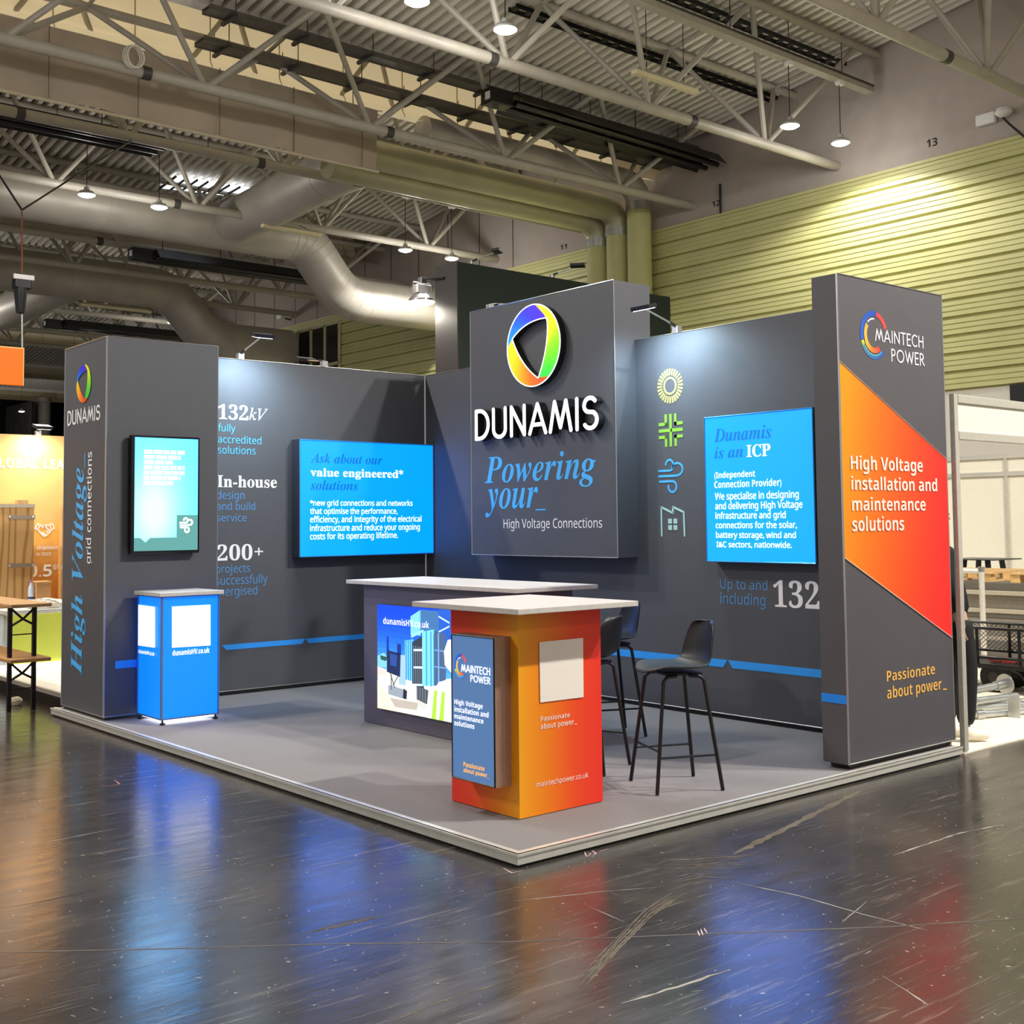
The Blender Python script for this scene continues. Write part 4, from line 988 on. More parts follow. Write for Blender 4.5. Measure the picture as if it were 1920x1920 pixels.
shape(q([(.48, .09), (.62, .02), (.62, .26), (.48, .26)]), (120, 196, 232), 2); shape(q([(.61, .02), (.86, .02), (.86, .24), (.61, .24)]), (58, 108, 160), 2)
shape(q([(.86, .0), (1.1, .0), (1.1, .45), (.86, .45)]), (30, 86, 190), 2)
for a, b in (((.86, .06), (1.0, .11)), ((.86, .20), (1.0, .14))): shape(q([a, b, (b[0], b[1]+.015), (a[0], a[1]+.015)]), (190, 220, 240), 4)
shape(q([(.40, .32), (.52, .30), (.52, .70), (.40, .67)]), (110, 196, 226), 3)
for k in range(4): shape(q([(.41+.03*k, .31), (.425+.03*k, .31), (.425+.03*k, .69), (.41+.03*k, .69)]), (48, 130, 200), 4)
shape(q([(.50, .33), (.66, .25), (.66, .76), (.50, .71)]), (44, 52, 62), 4)
for k in range(5): shape(q([(.52+.028*k, .36), (.527+.028*k, .36), (.527+.028*k, .70), (.52+.028*k, .70)]), (120, 134, 146), 5)
for b in (.39, .55, .71): shape(q([(.52, b), (.64, b-.01), (.64, b+.01), (.52, b+.02)]), (196, 214, 224), 6)
shape(q([(.49, .26), (.66, .20), (.66, .22), (.49, .29)]), (150, 214, 240), 6)
shape(q([(.64, .22), (.80, .19), (.80, .70), (.64, .72)]), (116, 204, 236), 5)
for k in (.69, .75): shape(q([(k, .21), (k+.015, .21), (k+.015, .71), (k, .71)]), (52, 140, 206), 6)
shape(q([(.79, .20), (.95, .22), (.95, .68), (.79, .70)]), (64, 92, 128), 5); shape(q([(.85, .22), (.865, .22), (.865, .68), (.85, .68)]), (120, 160, 210), 6)
for b in (.37, .52): shape(q([(.80, b), (.95, b), (.95, b+.012), (.80, b+.012)]), (110, 150, 200), 6)
shape(q([(.56, .72), (.72, .75), (.70, .88), (.56, .85)]), (66, 74, 84), 5)
for k in range(4): shape(q([(.57+.035*k, .74), (.575+.035*k, .74), (.575+.035*k, .92), (.57+.035*k, .92)]), (130, 140, 146), 6)
shape(q([(.14, .43), (.34, .45), (.33, .67), (.14, .64)]), (22, 36, 74), 5); shape(q([(.19, .46), (.29, .47), (.28, .58), (.19, .57)]), (40, 70, 140), 6)
shape(q([(.14, .30), (.165, .30), (.17, .44), (.14, .44)]), (14, 40, 150), 5); shape(q([(.29, .36), (.345, .36), (.345, .46), (.29, .46)]), (20, 44, 120), 5)
for a, b in (((.18, .64), (.25, .78)), ((.30, .66), (.22, .76)), ((.20, .66), (.20, .80))): shape(q([a, b, (b[0]+.012, b[1]), (a[0]+.012, a[1])]), (50, 58, 70), 6)
shape(q([(.33, .46), (.41, .46), (.41, .74), (.31, .74)]), (150, 186, 222), 4)
shape(q([(.16, .76), (.40, .78), (.40, .87), (.16, .85)]), (140, 150, 160), 6); shape(q([(.38, .77), (.43, .79), (.42, .87), (.37, .86)]), (28, 32, 48), 7)
shape(q([(.18, .88), (.58, .88), (.56, .95), (.26, .96)]), (176, 168, 156), 6); shape(q([(0, .74), (.04, .76), (.30, .97), (.30, 1), (0, 1)]), (244, 222, 190), 5)
shape(q([(.70, 1), (.74, .80), (.86, .66), (1.05, .60), (1.35, .68), (1.45, 1)]), (240, 240, 224), 8)
for a in (.80, .90, 1.08): shape(q([(a-.04, 1), (a, .74), (a+.04, .74), (a+.02, 1)]), (160, 222, 60), 9)
shape(q([(.94, .50), (.93, .38), (.98, .27), (1.10, .25), (1.22, .36), (1.18, .52), (1.05, .58)]), (246, 242, 238), 8)
mb.build('lit_picture', INKLIT2, t, ink=True, label='lit picture of blue sky, transformers and a high-visibility jacket')
letter(t, 'dunamisHV.co.uk', 'sb', 'x', XS, (720, 1169.5), (805.5, 1178), (720, 1157), LITCARD, d=.007, fat=-.01, label='white lettering')

# ---- orange counter
OX0, OX1, OY0, OY1 = .447, 1.058, .508, 1.096
t = thing('counter', 'narrow orange to red counter with a pale square top at the front corner', 'counter', ((OX0+OX1)/2, (OY0+OY1)/2, H0))
mb = MB(); N = 10; vs = []; fs = []; cs = []
ST = [(0, (255, 170, 10)), (.35, (250, 128, 4)), (.7, (250, 72, 22)), (1, (248, 48, 34))]
ring = []
for i in range(N+1): ring.append((OX0, OY1-(OY1-OY0)*i/N, 1-i/N))
for i in range(1, N+1): ring.append((OX0+(OX1-OX0)*i/N, OY0, i/N))
for i in range(1, N+1): ring.append((OX1, OY0+(OY1-OY0)*i/N, 1))
for i in range(1, N): ring.append((OX1-(OX1-OX0)*i/N, OY1, 1))
for (x, y, g) in ring:
    for zz in (H0, CZ): vs.append((x, y, zz)); cs.append(grad(ST, g))
n = len(ring)
for i in range(n): fs.append((2*i, 2*i+1, (2*i+3) % (2*n), (2*i+2) % (2*n)))
mb.add(vs, fs, cs); mb.build('body', INK, t, ink=True, label='body fading from amber at the near edge to red')
mb = MB(); mb.box((.30, .335, CZ), (1.19, 1.27, CZ+.03), .003); mb.build('top', TOP, t, label='pale stone-look top')
CARD = mat('cream_card', (250, 240, 228), 0.5, var=0.01)
flat(t, 'white_card', 'y', OY0, [(1010, 1204), (1092, 1196), (1093, 1307), (1012, 1317)], CARD, d=.004, label='blank cream square card')
letter(t, 'Passionate', 'sb', 'y', OY0, (1013, 1352.5), (1068, 1344.7), (1013, 1343), PEACHP, fat=-.006, label='cream lettering')
letter(t, 'about power', 'sb', 'y', OY0, (1013, 1366.8), (1075.5, 1358.8), (1013, 1356.5), PEACHP, fat=-.006, label='cream lettering')
flat(t, 'underscore', 'y', OY0, [(1077, 1358.8), (1081, 1358.2), (1081, 1356.7), (1077, 1357.3)], PEACHP)
letter(t, 'maintechpower.co.uk', 'sr', 'y', OY0, (1005.6, 1475), (1102.5, 1458), (1005.6, 1465.6), PEACHP, fat=.008, label='cream lettering')
# ---- slim lightbox mounted on the orange counter
XG = .335
pc = [onx(u, v, XG) for u, v in ((846, 1188), (926, 1195), (929, 1479), (847, 1457))]
y1g, y0g = (pc[0].y+pc[3].y)/2, (pc[1].y+pc[2].y)/2; z1g, z0g = (pc[0].z+pc[1].z)/2, (pc[2].z+pc[3].z)/2
t = thing('lightbox', 'slim slate-blue lightbox fixed to the side of the orange counter', 'lightbox', (XG, (y0g+y1g)/2, z0g))
mb = MB(); mb.box((XG+.004, y0g, z0g), (OX0, y1g, z1g)); mb.build('case', mat('bronze_case', (168, 132, 110), 0.4, 0.3), t, label='bronze-coloured case')
mb = MB(); mb.box((XG, y0g+.010, z0g+.010), (XG+.004, y1g-.010, z1g-.010)); mb.build('lit_face', mat('lit_slate_blue', (60, 92, 136), 0.4, emit=(82, 118, 166), es=.85, var=0.03), t, label='softly lit slate-blue face')
mb = MB(); panel_edges(mb, 'x', XG+.001, y0g+.005, y1g-.005, z0g+.005, z1g-.005, .005); mb.build('edge_trim', BLACK, t)
swirl_emblem(t, 'x', XG, (864, 1249), (875.5, 1251), (864, 1225.5), INKLIT2)
stroke_word(t, 'MAINTECH', 'x', XG, (865.6, 1259.6), (919.5, 1266.8), (865.6, 1245), LITCARD, hw=.065)
stroke_word(t, 'POWER', 'x', XG, (882.8, 1277.6), (919.8, 1284.5), (882.8, 1265), LITCARD, hw=.065)
for s, a, b, c in (('High Voltage', (852.5, 1320), (905.6, 1329), 1310), ('installation and', (852.5, 1333.8), (916.6, 1345.6), 1323.5), ('maintenance', (852.5, 1346.5), (907, 1357), 1337), ('solutions', (852.5, 1359.6), (890, 1366.8), 1349.5)):
    letter(t, s, 'sb', 'x', XG, a, b, (a[0], c), LITCARD, label='white lettering')
LITAMB = mat('lit_amber', (240, 170, 70), 0.4, emit=(250, 176, 70), es=.9)
letter(t, 'Passionate', 'sb', 'x', XG, (869.7, 1437.5), (909, 1445.5), (869.7, 1427.5), LITAMB, label='amber lettering')
letter(t, 'about power_', 'sb', 'x', XG, (869.7, 1448), (918, 1458), (869.7, 1438.5), LITAMB, label='amber lettering')

# ---- bar stools
def make_stool():
    t = thing('bar_stool', 'black bar stool', 'bar stool', (0, 0, 0), 'black bar stools')
    prof = [(.215, .665, .13), (.19, .682, .185), (.13, .692, .205), (.05, .690, .215), (-.05, .686, .218), (-.12, .692, .216), (-.165, .716, .212), (-.195, .76, .205), (-.215, .82, .198), (-.23, .88, .186), (-.242, .93, .165), (-.248, .955, .135), (-.25, .965, .09)]
    vs = []; fs = []; K = 12
    for i, (f, z, hw) in enumerate(prof):
        back = min(1, max(0, (i-4)/4))
        for k in range(K+1):
            s = -1+2*k/K
            vs.append((f+back*.055*s*s-(0 if i else .0)-(1-back)*0.03*(s**4 if i < 2 else 0), hw*s, z+(1-back)*.022*s*s))
            if i and k: fs.append(((i-1)*(K+1)+k-1, i*(K+1)+k-1, i*(K+1)+k, (i-1)*(K+1)+k))
    mb = MB(); mb.add(vs, fs); o = mb.build('seat_shell', mat('black_shell', (26, 26, 29), 0.42, var=0.05), t, True)
    so = o.modifiers.new('thick', 'SOLIDIFY'); so.thickness = .012; so.offset = -1
    ss = o.modifiers.new('soft', 'SUBSURF'); ss.levels = 1; ss.render_levels = 2
    for sx in (1, -1):
        for sy in (1, -1):
            mb = MB(); mb.tube([(sx*.04, sy*.125, .655), (sx*.10, sy*.135, .652), (sx*.128, sy*.142, .628), (sx*.205, sy*.205, .0)], .0115, 10); mb.build('leg', BLKM, t, True)
    zz = .235; p = lambda sx, sy, z: (sx*(.205-.077*z/.628), sy*(.205-.063*z/.628), z)
    for a, b, z in (((1, 1), (1, -1), .235), ((1, 1), (-1, 1), .20), ((1, -1), (-1, -1), .20)):
        mb = MB(); mb.tube([p(*a, z), p(*b, z)], .007, 8); mb.build('foot_rail', BLKM, t, True)
    mb = MB(); mb.box((-.13, -.12, .655), (.10, .12, .672), .004); mb.build('seat_bracket', BLKM, t)
    return t
stool = make_stool()
def place(o, x, y, f, label):
    o.location = (x, y, H0); o.rotation_euler = (0, 0, math.atan2(f[1], f[0])); o['label'] = label
place(stool, 1.66, .506, (-.91, .41), 'nearest black bar stool, whole and seen from the side')
s2 = copy_tree(stool); place(s2, 1.64, 1.24, (-.37, .93), 'black bar stool half hidden behind the orange counter')
s3 = copy_tree(stool); place(s3, 2.61, 2.02, (-.91, .41), 'furthest black bar stool, beside the long counter')

# ---- arm spotlights clamped on the walls
def arm_light(foot, head, aim, label, lit=True, k=1.0):
    foot, head = Vector(foot), Vector(head)
    t = thing('arm_spotlight', label, 'spotlight', foot, 'clamped arm spotlights')
    mb = MB(); mb.box((foot.x-.03, foot.y-.03, foot.z-.03), (foot.x+.03, foot.y+.03, foot.z+.035), .004); mb.build('clamp', ALU, t)
    mid = foot.lerp(head, .22)+V(0, 0, .03)
    mb = MB(); mb.tube([foot+V(0, 0, .03), mid], .014, 8); mb.build('knuckle', BLACK, t, True)
    mb = MB(); mb.tube([mid, head+V(0, 0, .01)], .008, 8); mb.build('arm', ALU, t, True)
    d = (head-foot); d.z = 0; d.normalize(); s = Vector((-d.y, d.x, 0))
    nrm = (Vector(aim)-head).normalized(); s2_ = nrm.cross(V(0, 0, 1)).normalized(); up2 = s2_.cross(nrm)
    mb = MB(); mb.prism([head-s2_*.10-up2*.05, head+s2_*.10-up2*.05, head+s2_*.10+up2*.05, head-s2_*.10+up2*.05], -nrm*.035); mb.build('head', BLACK, t)
    mb = MB(); mb.prism([head-s2_*.085-up2*.04, head+s2_*.085-up2*.04, head+s2_*.085+up2*.04, head-s2_*.085+up2*.04], nrm*.004); mb.build('lens', GLOWC if lit else BLACK, t, label='bright cool lens' if lit else None)
    if lit:
        ld = bpy.data.lights.new('arm_light', 'SPOT'); ld.energy = SPOT_W*k; ld.color = SPOT_C; ld.spot_size = math.radians(165); ld.spot_blend = .9; ld.shadow_soft_size = .09
        lo = link(bpy.data.objects.new('arm_light', ld)); lo.parent = t; lo.location = head-foot+nrm*.02
        lo.rotation_euler = (Vector(aim)-head).to_track_quat('-Z', 'Y').to_euler()
    return t
arm_light((1.63, YB+.05, HW+.03), (1.60, 5.45, 3.35), (1.6, YB+.1, 1.3), 'arm spotlight on top of the fact-listing back wall')
arm_light((XB+.05, 2.36, HW+.03), (3.35, 2.30, 3.345), (XB+.1, 2.3, 1.3), 'arm spotlight on top of the icon wall beside the header box')
arm_light((2.55, YB+.05, HW+.03), (2.55, 6.3, 3.30), (2.55, 7, 1), 'small clamp of an arm spotlight turned away behind the back wall', False)
arm_light((LX+.12, 4.62, LZ1+.03), (LX+.55, 4.62, 3.80), (5, 4.6, 1), 'small arm spotlight turned away on top of the header box', False)

# ================================================================ BEHIND THE STAND
DG = mat('dark_green_panel', (12, 34, 29), 0.55, var=0.06)
t = thing('display_wall', 'tall dark green panel with a charcoal edge rising behind the back wall', 'display wall', (7, 7.75, 0))
mb = MB(); mb.box((5.46, 7.5, 0), (9.4, 7.96, 4.93)); mb.build('wall_panel', DG, t)
mb = MB(); mb.box((5.44, 7.502, 0), (5.46, 7.965, 4.94)); mb.build('charcoal_side', mat('charcoal_board', (62, 58, 58), 0.6), t, label='charcoal side board')
q1 = ony(905, 492, 7.5); q2 = ony(1055, 516, 7.5)
arm_light((q1.x-.1, 7.6, 4.96), (q1.x, 7.2, 5.05), (6, 7, 3), 'left unlit arm spotlight on top of the dark green panel', False)
arm_light((q2.x-.1, 7.6, 4.96), (q2.x, 7.2, 5.05), (7, 7, 3), 'right unlit arm spotlight on top of the dark green panel', False)
# floodlight on a boom from the side of the dark green panel
q = ony(791, 566, 8.2); b0 = V(5.44, 7.75, ony(834, 521, 7.75).z)
t = thing('flood_lamp', 'bright round floodlamp hanging from a boom left of the dark green panel', 'lamp', q)
bm_end = ony(792, 525, 8.2)
mb = MB(); mb.tube([b0, bm_end], .022, 8); mb.build('boom', BLACK, t, True)
mb = MB(); mb.box((bm_end.x-.05, bm_end.y-.04, bm_end.z-.05), (bm_end.x+.05, bm_end.y+.04, bm_end.z+.03), .006); mb.tube([bm_end, V(q.x, q.y, q.z+.27)], .014, 6); mb.build('clamp', ALU, t)
mb = MB(); mb.box((q.x-.11, q.y-.07, q.z+.11), (q.x+.11, q.y+.07, q.z+.22), .01); mb.build('driver_box', WHITEP, t)
mb = MB(); mb.tube([(q.x-.14, q.y, q.z+.02), (q.x-.14, q.y, q.z+.25), (q.x+.14, q.y, q.z+.25), (q.x+.14, q.y, q.z+.02)], .01, 6); mb.build('bracket', ALU, t, True)
mb = MB(); mb.lathe([(.17, 0), (.17, .03), (.12, .09), (0, .11)], q, 24); mb.build('reflector_dome', ALU, t, True)
mb = MB(); mb.lathe([(0, -.06), (.08, -.05), (.15, -.02), (.168, 0)], q, 24); mb.build('lens', GLOW, t, True, label='glowing lens')
ld = bpy.data.lights.new('flood_light', 'SPOT'); ld.energy = LAMP_W*.14; ld.color = (1, .93, .78); ld.spot_size = math.radians(168); ld.spot_blend = .2; ld.shadow_soft_size = .1
lo = link(bpy.data.objects.new('flood_light', ld)); lo.parent = t; lo.location = (0, 0, -.1); lo.rotation_euler = (0, math.radians(-28), 0)

# ================================================================ NEIGHBOUR ON THE LEFT
WOODW = mat('white_stand_floor', (244, 238, 226), 0.5, var=0.02)
t = thing('stand_platform', 'white raised exhibition floor of the orange stand at far left', 'platform', (2, 9, 0))
mb = MB(); mb.box((.19, 6.42, .10), (2.6, 13, .14)); mb.build('floor_boards', WOODW, t)
mb = MB(); mb.box((.20, 6.43, 0), (2.6, 13, .10)); mb.build('skirting', BLACK, t)
def plywood():
    M = mat('plywood', (206, 164, 104), 0.65, var=0.10, scale=6); nt = M.node_tree
    wv = nt.nodes.new('ShaderNodeTexWave'); wv.wave_type = 'BANDS'; wv.bands_direction = 'X'; wv.inputs['Scale'].default_value = 2.2; wv.inputs['Distortion'].default_value = 14; wv.inputs['Detail'].default_value = 2; wv.inputs['Detail Scale'].default_value = .6
    tc = nt.nodes.new('ShaderNodeTexCoord'); mp = nt.nodes.new('ShaderNodeMapping'); mp.inputs['Scale'].default_value = (1.6, 1.6, .35)
    nt.links.new(tc.outputs['Object'], mp.inputs['Vector']); nt.links.new(mp.outputs['Vector'], wv.inputs['Vector'])
    r = nt.nodes.new('ShaderNodeValToRGB'); r.color_ramp.elements[0].color = S(172, 126, 70); r.color_ramp.elements[1].color = S(208, 166, 106); r.color_ramp.elements[0].position = .05; r.color_ramp.elements[1].position = .35
    nt.links.new(wv.outputs['Fac'], r.inputs['Fac']); nt.links.new(r.outputs['Color'], nt.nodes['Principled BSDF'].inputs['Base Color'])
    return M
PLY = plywood()
YGW = 9.55
t = thing('graphic_wall', 'orange sunset-coloured graphic wall of the neighbouring stand at far left', 'display wall', (.4, YGW, .14))
mb = MB(); N = 24; vs = []; fs = []; cs = []
zb0, zt0 = .14, 2.68
GS = [(0, (120, 84, 40)), (.22, (196, 120, 40)), (.34, (214, 130, 48)), (.45, (232, 160, 80)), (.53, (244, 184, 92)), (.56, (250, 178, 60)), (.62, (250, 192, 118)), (1, (246, 182, 116))]
for i in range(N+1):
    for j in range(N+1):
        a, b = i/N, j/N
        hill = b+.03*math.sin(a*23)*max(0, 1-b*1.6)+.02*math.sin(a*57+b*30)*max(0, 1-b*1.6)
        vs.append(V(-2.2+a*3.55, YGW, zb0+(zt0-zb0)*b)); cs.append(grad(GS, min(1, max(0, hill))))
        if i and j: fs.append(((i-1)*(N+1)+j-1, i*(N+1)+j-1, i*(N+1)+j, (i-1)*(N+1)+j))
mb.add(vs, fs, cs); mb.build('printed_face', INK, t, ink=True, label='sunset landscape print')
mb = MB(); mb.box((-2.2, YGW+.003, zb0), (1.62, YGW+.1, zt0)); mb.build('wall_panel', mat('peach_panel', (240, 190, 120), 0.6), t)
a = ony(112.5, 900, YGW-.03).x; b = ony(117, 900, YGW-.03).x
mb = MB(); mb.box((a, YGW-.03, zb0), (b, YGW, 1.9)); mb.build('end_post', mat('pale_timber_post', (236, 184, 116), 0.5), t)
letter(t, 'GLOBAL LEA', 'sb', 'y', YGW, (-20, 877), (121, 879), (-20, 858), WHITEP, d=.004, label='white lettering')
letter(t, 'shipments', 'sb', 'y', YGW, (69, 1030.3), (111.5, 1030.6), (69, 1023), WHITEP, d=.004, fat=-.01, label='white lettering')
letter(t, 'in 2023', 'sb', 'y', YGW, (67.6, 1041.8), (95.3, 1042), (67.6, 1035.5), WHITEP, d=.004, fat=-.01, label='white lettering')
letter(t, '0.5', 'sb', 'y', YGW, (52, 1081), (97, 1081.3), (52, 1059.3), WHITEP, d=.004, label='white lettering')
letter(t, 'GW', 'sb', 'y', YGW, (98.7, 1067.3), (118, 1067.6), (98.7, 1058.8), WHITEP, d=.004, label='white lettering')
A, u, v = frame3('y', YGW, (83.6, 994), (101.6, 994), (83.6, 981)); A += OFF['y']*.004; mb = MB()
for l in ([(-1, .2), (-.75, .95), (-.5, .75), (-.72, .1), (-1, .2)], [(1, .2), (.75, .95), (.5, .75), (.72, .1), (1, .2)], [(-.5, .7), (-.1, .6), (.15, .72), (.5, .7)], [(-.72, .1), (-.45, -.35), (-.1, -.85), (.1, -.8), (.45, -.4), (.72, .1)], [(-.25, .35), (-.1, .6), (.1, .5), (.55, -.2)], [(-.3, -.3), (-.15, -.55)], [(-.1, -.4), (.02, -.65)], [(.2, -.1), (.4, -.4)]):
    stroke_mesh(mb, [(x*u.length, y*v.length) for x, y in l], A, u, v, .085, OFF['y']*.002)
mb.build('handshake_icon', WHITEP, t, label='white handshake icon')
al = arm_light((ony(74, 812, YGW).x, YGW+.05, 2.70), (ony(76, 816, 9.35).x, 9.30, 2.74), (ony(55, 845, YGW).x, YGW, 1.9), 'small lit spotlight on top of the orange graphic wall')
for c in al.children:
    if c.type == 'LIGHT': c.data = c.data.copy(); c.data.color = (1, .88, .68); c.data.energy = 60
# plywood crate
t = thing('crate', 'tall plywood flight crate in front of the orange graphic wall', 'crate', (.2, 9.3, .14))
cx1 = ony(64, 1000, 9.12).x; cz1 = ony(40, 951, 9.12).z
mb = MB(); mb.box((-.9, 9.12, .14), (cx1, 9.5, cz1), .006); mb.build('crate_body', PLY, t)
mb = MB(); mb.box((-.9, 9.11, cz1-.005), (cx1+.004, 9.5, cz1+.035)); mb.build('top_rail', mat('grey_edging', (196, 184, 164), 0.45, 0.3), t)
a, b = ony(33, 945, 9.2).x, ony(53, 945, 9.2).x
mb = MB(); mb.box((a, 9.2, cz1+.035), (b, 9.3, cz1+.08)); mb.build('top_block', mat('tan_block', (190, 156, 100), 0.6), t)
for v_ in (970, 1060):
    z = ony(40, v_, 9.12).z; mb = MB(); mb.box((ony(16, v_, 9.12).x, 9.108, z-.022), (cx1+.006, 9.12, z+.022)); s_ = mb.build('metal_strap', mat('grey_metal_strap', (168, 152, 134), 0.4, 0.5), t)
    for uu in (17.5, 61.5):
        mb = MB(); mb.lathe([(0, -.006), (.013, -.003), (.015, 0)], (0, 0, 0), 10); x = ony(uu, v_, 9.12).x
        mb.v = [V(x+p.x, 9.108+p.z, z+p.y) for p in mb.v]; mb.build('rivet', ALU, s_)
# lime counter with light strip
LIME = mat('lime_lit_panel', (200, 212, 84), 0.5, emit=(206, 214, 90), es=.22, var=0.02)
t = thing('counter', 'low lime-green counter with a glowing base strip on the white platform', 'counter', (.9, 8.8, .14))
mb = MB(); mb.box((.41, 8.6, .15), (1.6, 9.02, .72)); mb.build('body', LIME, t)
mb = MB(); mb.box((.34, 8.59, .72), (1.62, 9.04, .765), .004); mb.build('top', mat('white_counter_top', (226, 226, 224), 0.4), t)
mb = MB(); mb.box((.36, 8.605, .15), (.408, 9.0, .72)); mb.build('frosted_side', mat('frosted_blue_side', (206, 222, 226), 0.4), t, label='pale frosted end panel')
z0_, z1_ = .15, .205
mb = MB(); mb.box((.30, 8.575, z0_), (1.6, 8.598, z1_)); mb.build('light_strip', mat('white_strip_light', (255, 255, 255), 0.4, emit=(255, 252, 240), es=3.0), t, label='glowing white strip')
a, b = ony(69, 1100, 8.85).x, ony(95.5, 1100, 8.85).x; zt_ = ony(80, 1090.5, 8.85).z
t = thing('cardboard_box', 'brown cardboard box on the lime counter under the orange wall', 'box', ((a+b)/2, 8.92, .765))
mb = MB(); mb.box((a, 8.85, .765), (b, 9.01, zt_), .003); mb.build('box_body', mat('cardboard', (196, 148, 96), 0.75, var=.06), t)
mb = MB(); mb.box((a-.004, 8.846, zt_-.012), (b+.004, 9.014, zt_+.002)); mb.build('lid', mat('cardboard_lid', (222, 176, 116), 0.7), t)
q = ony(66, 1125, 8.8); rb = .034
t = thing('water_bottle', 'clear plastic water bottle beside the cardboard box on the lime counter', 'bottle', (q.x, 8.93, .766)); hb = ony(66, 1089, 8.8).z-.765
mb = MB(); mb.lathe([(0, 0), (rb, .004), (rb, hb*.62), (rb*.9, hb*.72), (rb*.42, hb*.88), (rb*.42, hb*.93)], (q.x, 8.93, .766), 16); mb.build('bottle_body', mat('clear_plastic', (206, 216, 232), 0.15, var=.02), t, True)
mb = MB(); mb.lathe([(rb*.45, hb*.92), (rb*.45, hb), (0, hb)], (q.x, 8.93, .766), 12); mb.build('cap', mat('lilac_cap', (170, 120, 180), 0.4), t, True)
mb = MB(); mb.lathe([(rb*1.02, hb*.32), (rb*1.02, hb*.40)], (q.x, 8.93, .766), 16); mb.build('label_band', mat('dark_blue_band', (60, 60, 110), 0.4), t, True)
def blob(name, label, cat, c, r, M, seed, sub=4, amp=.28, fz=0.0):
    rnd = random.Random(seed); bm = bmesh.new(); bmesh.ops.create_icosphere(bm, subdivisions=sub, radius=1)
    ph = [(rnd.uniform(2, 7), rnd.uniform(2, 7), rnd.uniform(2, 7), rnd.uniform(0, 6)) for _ in range(9)]
    for v in bm.verts:
        k = sum(math.sin(v.co.x*a+v.co.y*b+v.co.z*c_+d) for a, b, c_, d in ph)/9
        v.co *= 1+amp*(abs(k)*2.2-.5)
    mb = MB(); bm.verts.index_update()
    vs = [V(c[0]+v.co.x*r[0], c[1]+v.co.y*r[1], max(fz, c[2]+v.co.z*r[2])) for v in bm.verts]
    mb.add(vs, [tuple(v.index for v in f.verts) for f in bm.faces]); bm.free()
    o = mb.build(name, M, None, True); tag(o, label, cat); return o
a = ony(50, 1130, 8.72).x; b = ony(116, 1130, 8.72).x
blob('plastic_bag', 'crumpled white plastic bag lying on the lime counter', 'bag', ((a+b)/2+.05, 8.73, .79), ((b-a)/2, .11, .08), mat('white_plastic_film', (236, 230, 218), 0.35), 4, fz=.766)
# two folding beer benches, one stood on the other
OAK = mat('varnished_bench_board', (178, 132, 84), 0.5, var=.14, scale=7)
def bench(z0, z1, label, M):
    x0, x1, yA, yB = -.245, .035, 6.50, 8.7
    t = thing('folding_bench', label, 'bench', ((x0+x1)/2, 7.6, z0))
    mb = MB(); mb.box((x0-.02, yA, z1-.032), (x1+.05, yB, z1), .006); mb.build('board', M, t)
    for yy in (6.70, 8.45):
        for xx in (-.212, .0):
            mb = MB(); mb.box((xx-.017, yy-.017, z0), (xx+.017, yy+.017, z1-.032)); mb.build('leg', BLKM, t)
        for (xa, za, xb, zb) in ((-.2, z1-.05, .0, z1-.20), (.0, z1-.05, -.2, z1-.20)):
            mb = MB(); mb.tube([(xa, yy, za), ((xa+xb)/2, yy, (za+zb)/2-.02), (xb, yy, zb)], .011, 6); mb.build('cross_brace', BLKM, t, True)
        mb = MB(); mb.tube([(-.2, yy, z1-.28), (0, yy, z1-.28)], .006, 6); mb.build('cross_bar', BLKM, t, True)
bench(0, .475, 'lower of two stacked folding benches, standing on the dark floor at far left', OAK)
bench(.475, .955, 'upper of two stacked folding benches at far left', mat('worn_bench_board', (186, 148, 104), 0.55, var=.14, scale=7))
q = onz(30, 1322, 0); blob('paper_scrap', 'crumpled cream paper on the floor under the stacked benches', 'paper', (q.x, q.y, .035), (.06, .05, .045), mat('cream_paper', (222, 212, 180), 0.7), 9, 3, fz=.001)
# orange hanging banner and its chain hoist
a, b = ony(0, 652, 15), ony(42.5, 722, 15)
t = thing('hanging_sign', 'plain orange sign box hanging at the left edge', 'sign', (b.x-.8, 15.05, b.z))
mb = MB(); mb.box((b.x-2.4, 15, b.z), (b.x, 15.12, a.z+.01)); mb.build('sign_box', mat('vivid_orange', (190, 60, 0), 0.5, emit=(255, 118, 0), es=.8, var=.02), t)
mb = MB(); mb.box((b.x-2.4, 15.0, a.z+.01), (b.x+.012, 15.12, a.z+.03)); mb.box((b.x, 14.99, b.z-.01), (b.x+.014, 15.12, a.z+.03)); mb.build('edge_trim', mat('pale_orange_edge', (250, 196, 120), 0.4), t)
q = ony(41, 540, 15.05)
t = thing('chain_hoist', 'black chain hoist hanging from the roof over the orange sign', 'hoist', q)
mb = MB(); mb.box((q.x-.13, q.y-.09, q.z-.02), (q.x+.13, q.y+.09, q.z+.22), .02); mb.build('motor_body', BLACK, t)
mb = MB(); mb.box((q.x-.16, q.y-.11, q.z+.12), (q.x+.16, q.y-.06, q.z+.2), .01); mb.build('white_label_plate', WHITEP, t)
mb = MB(); mb.lathe([(.0, -.42), (.07, -.40), (.10, -.1), (.10, 0), (0, 0)], (q.x-.02, q.y, q.z), 12); mb.build('chain_bag', BLKM, t, True)
zc = a.z+.03
mb = MB(); mb.tube([(q.x, q.y, q.z), (q.x+.02, q.y, zc)], .014, 6); mb.build('load_chain', ALU, t)
mb = MB(); mb.tube([(q.x, q.y, q.z+.22), (q.x, 15.1, 6.7)], .014, 6); mb.build('sling', mat('rusty_sling', (150, 92, 60), 0.6), t)
mb = MB(); mb.tube([(q.x, 15.1, 6.7), (4.7, 16.0, 8.5)], .016, 6); mb.build('bridle_leg', BLACK, t)
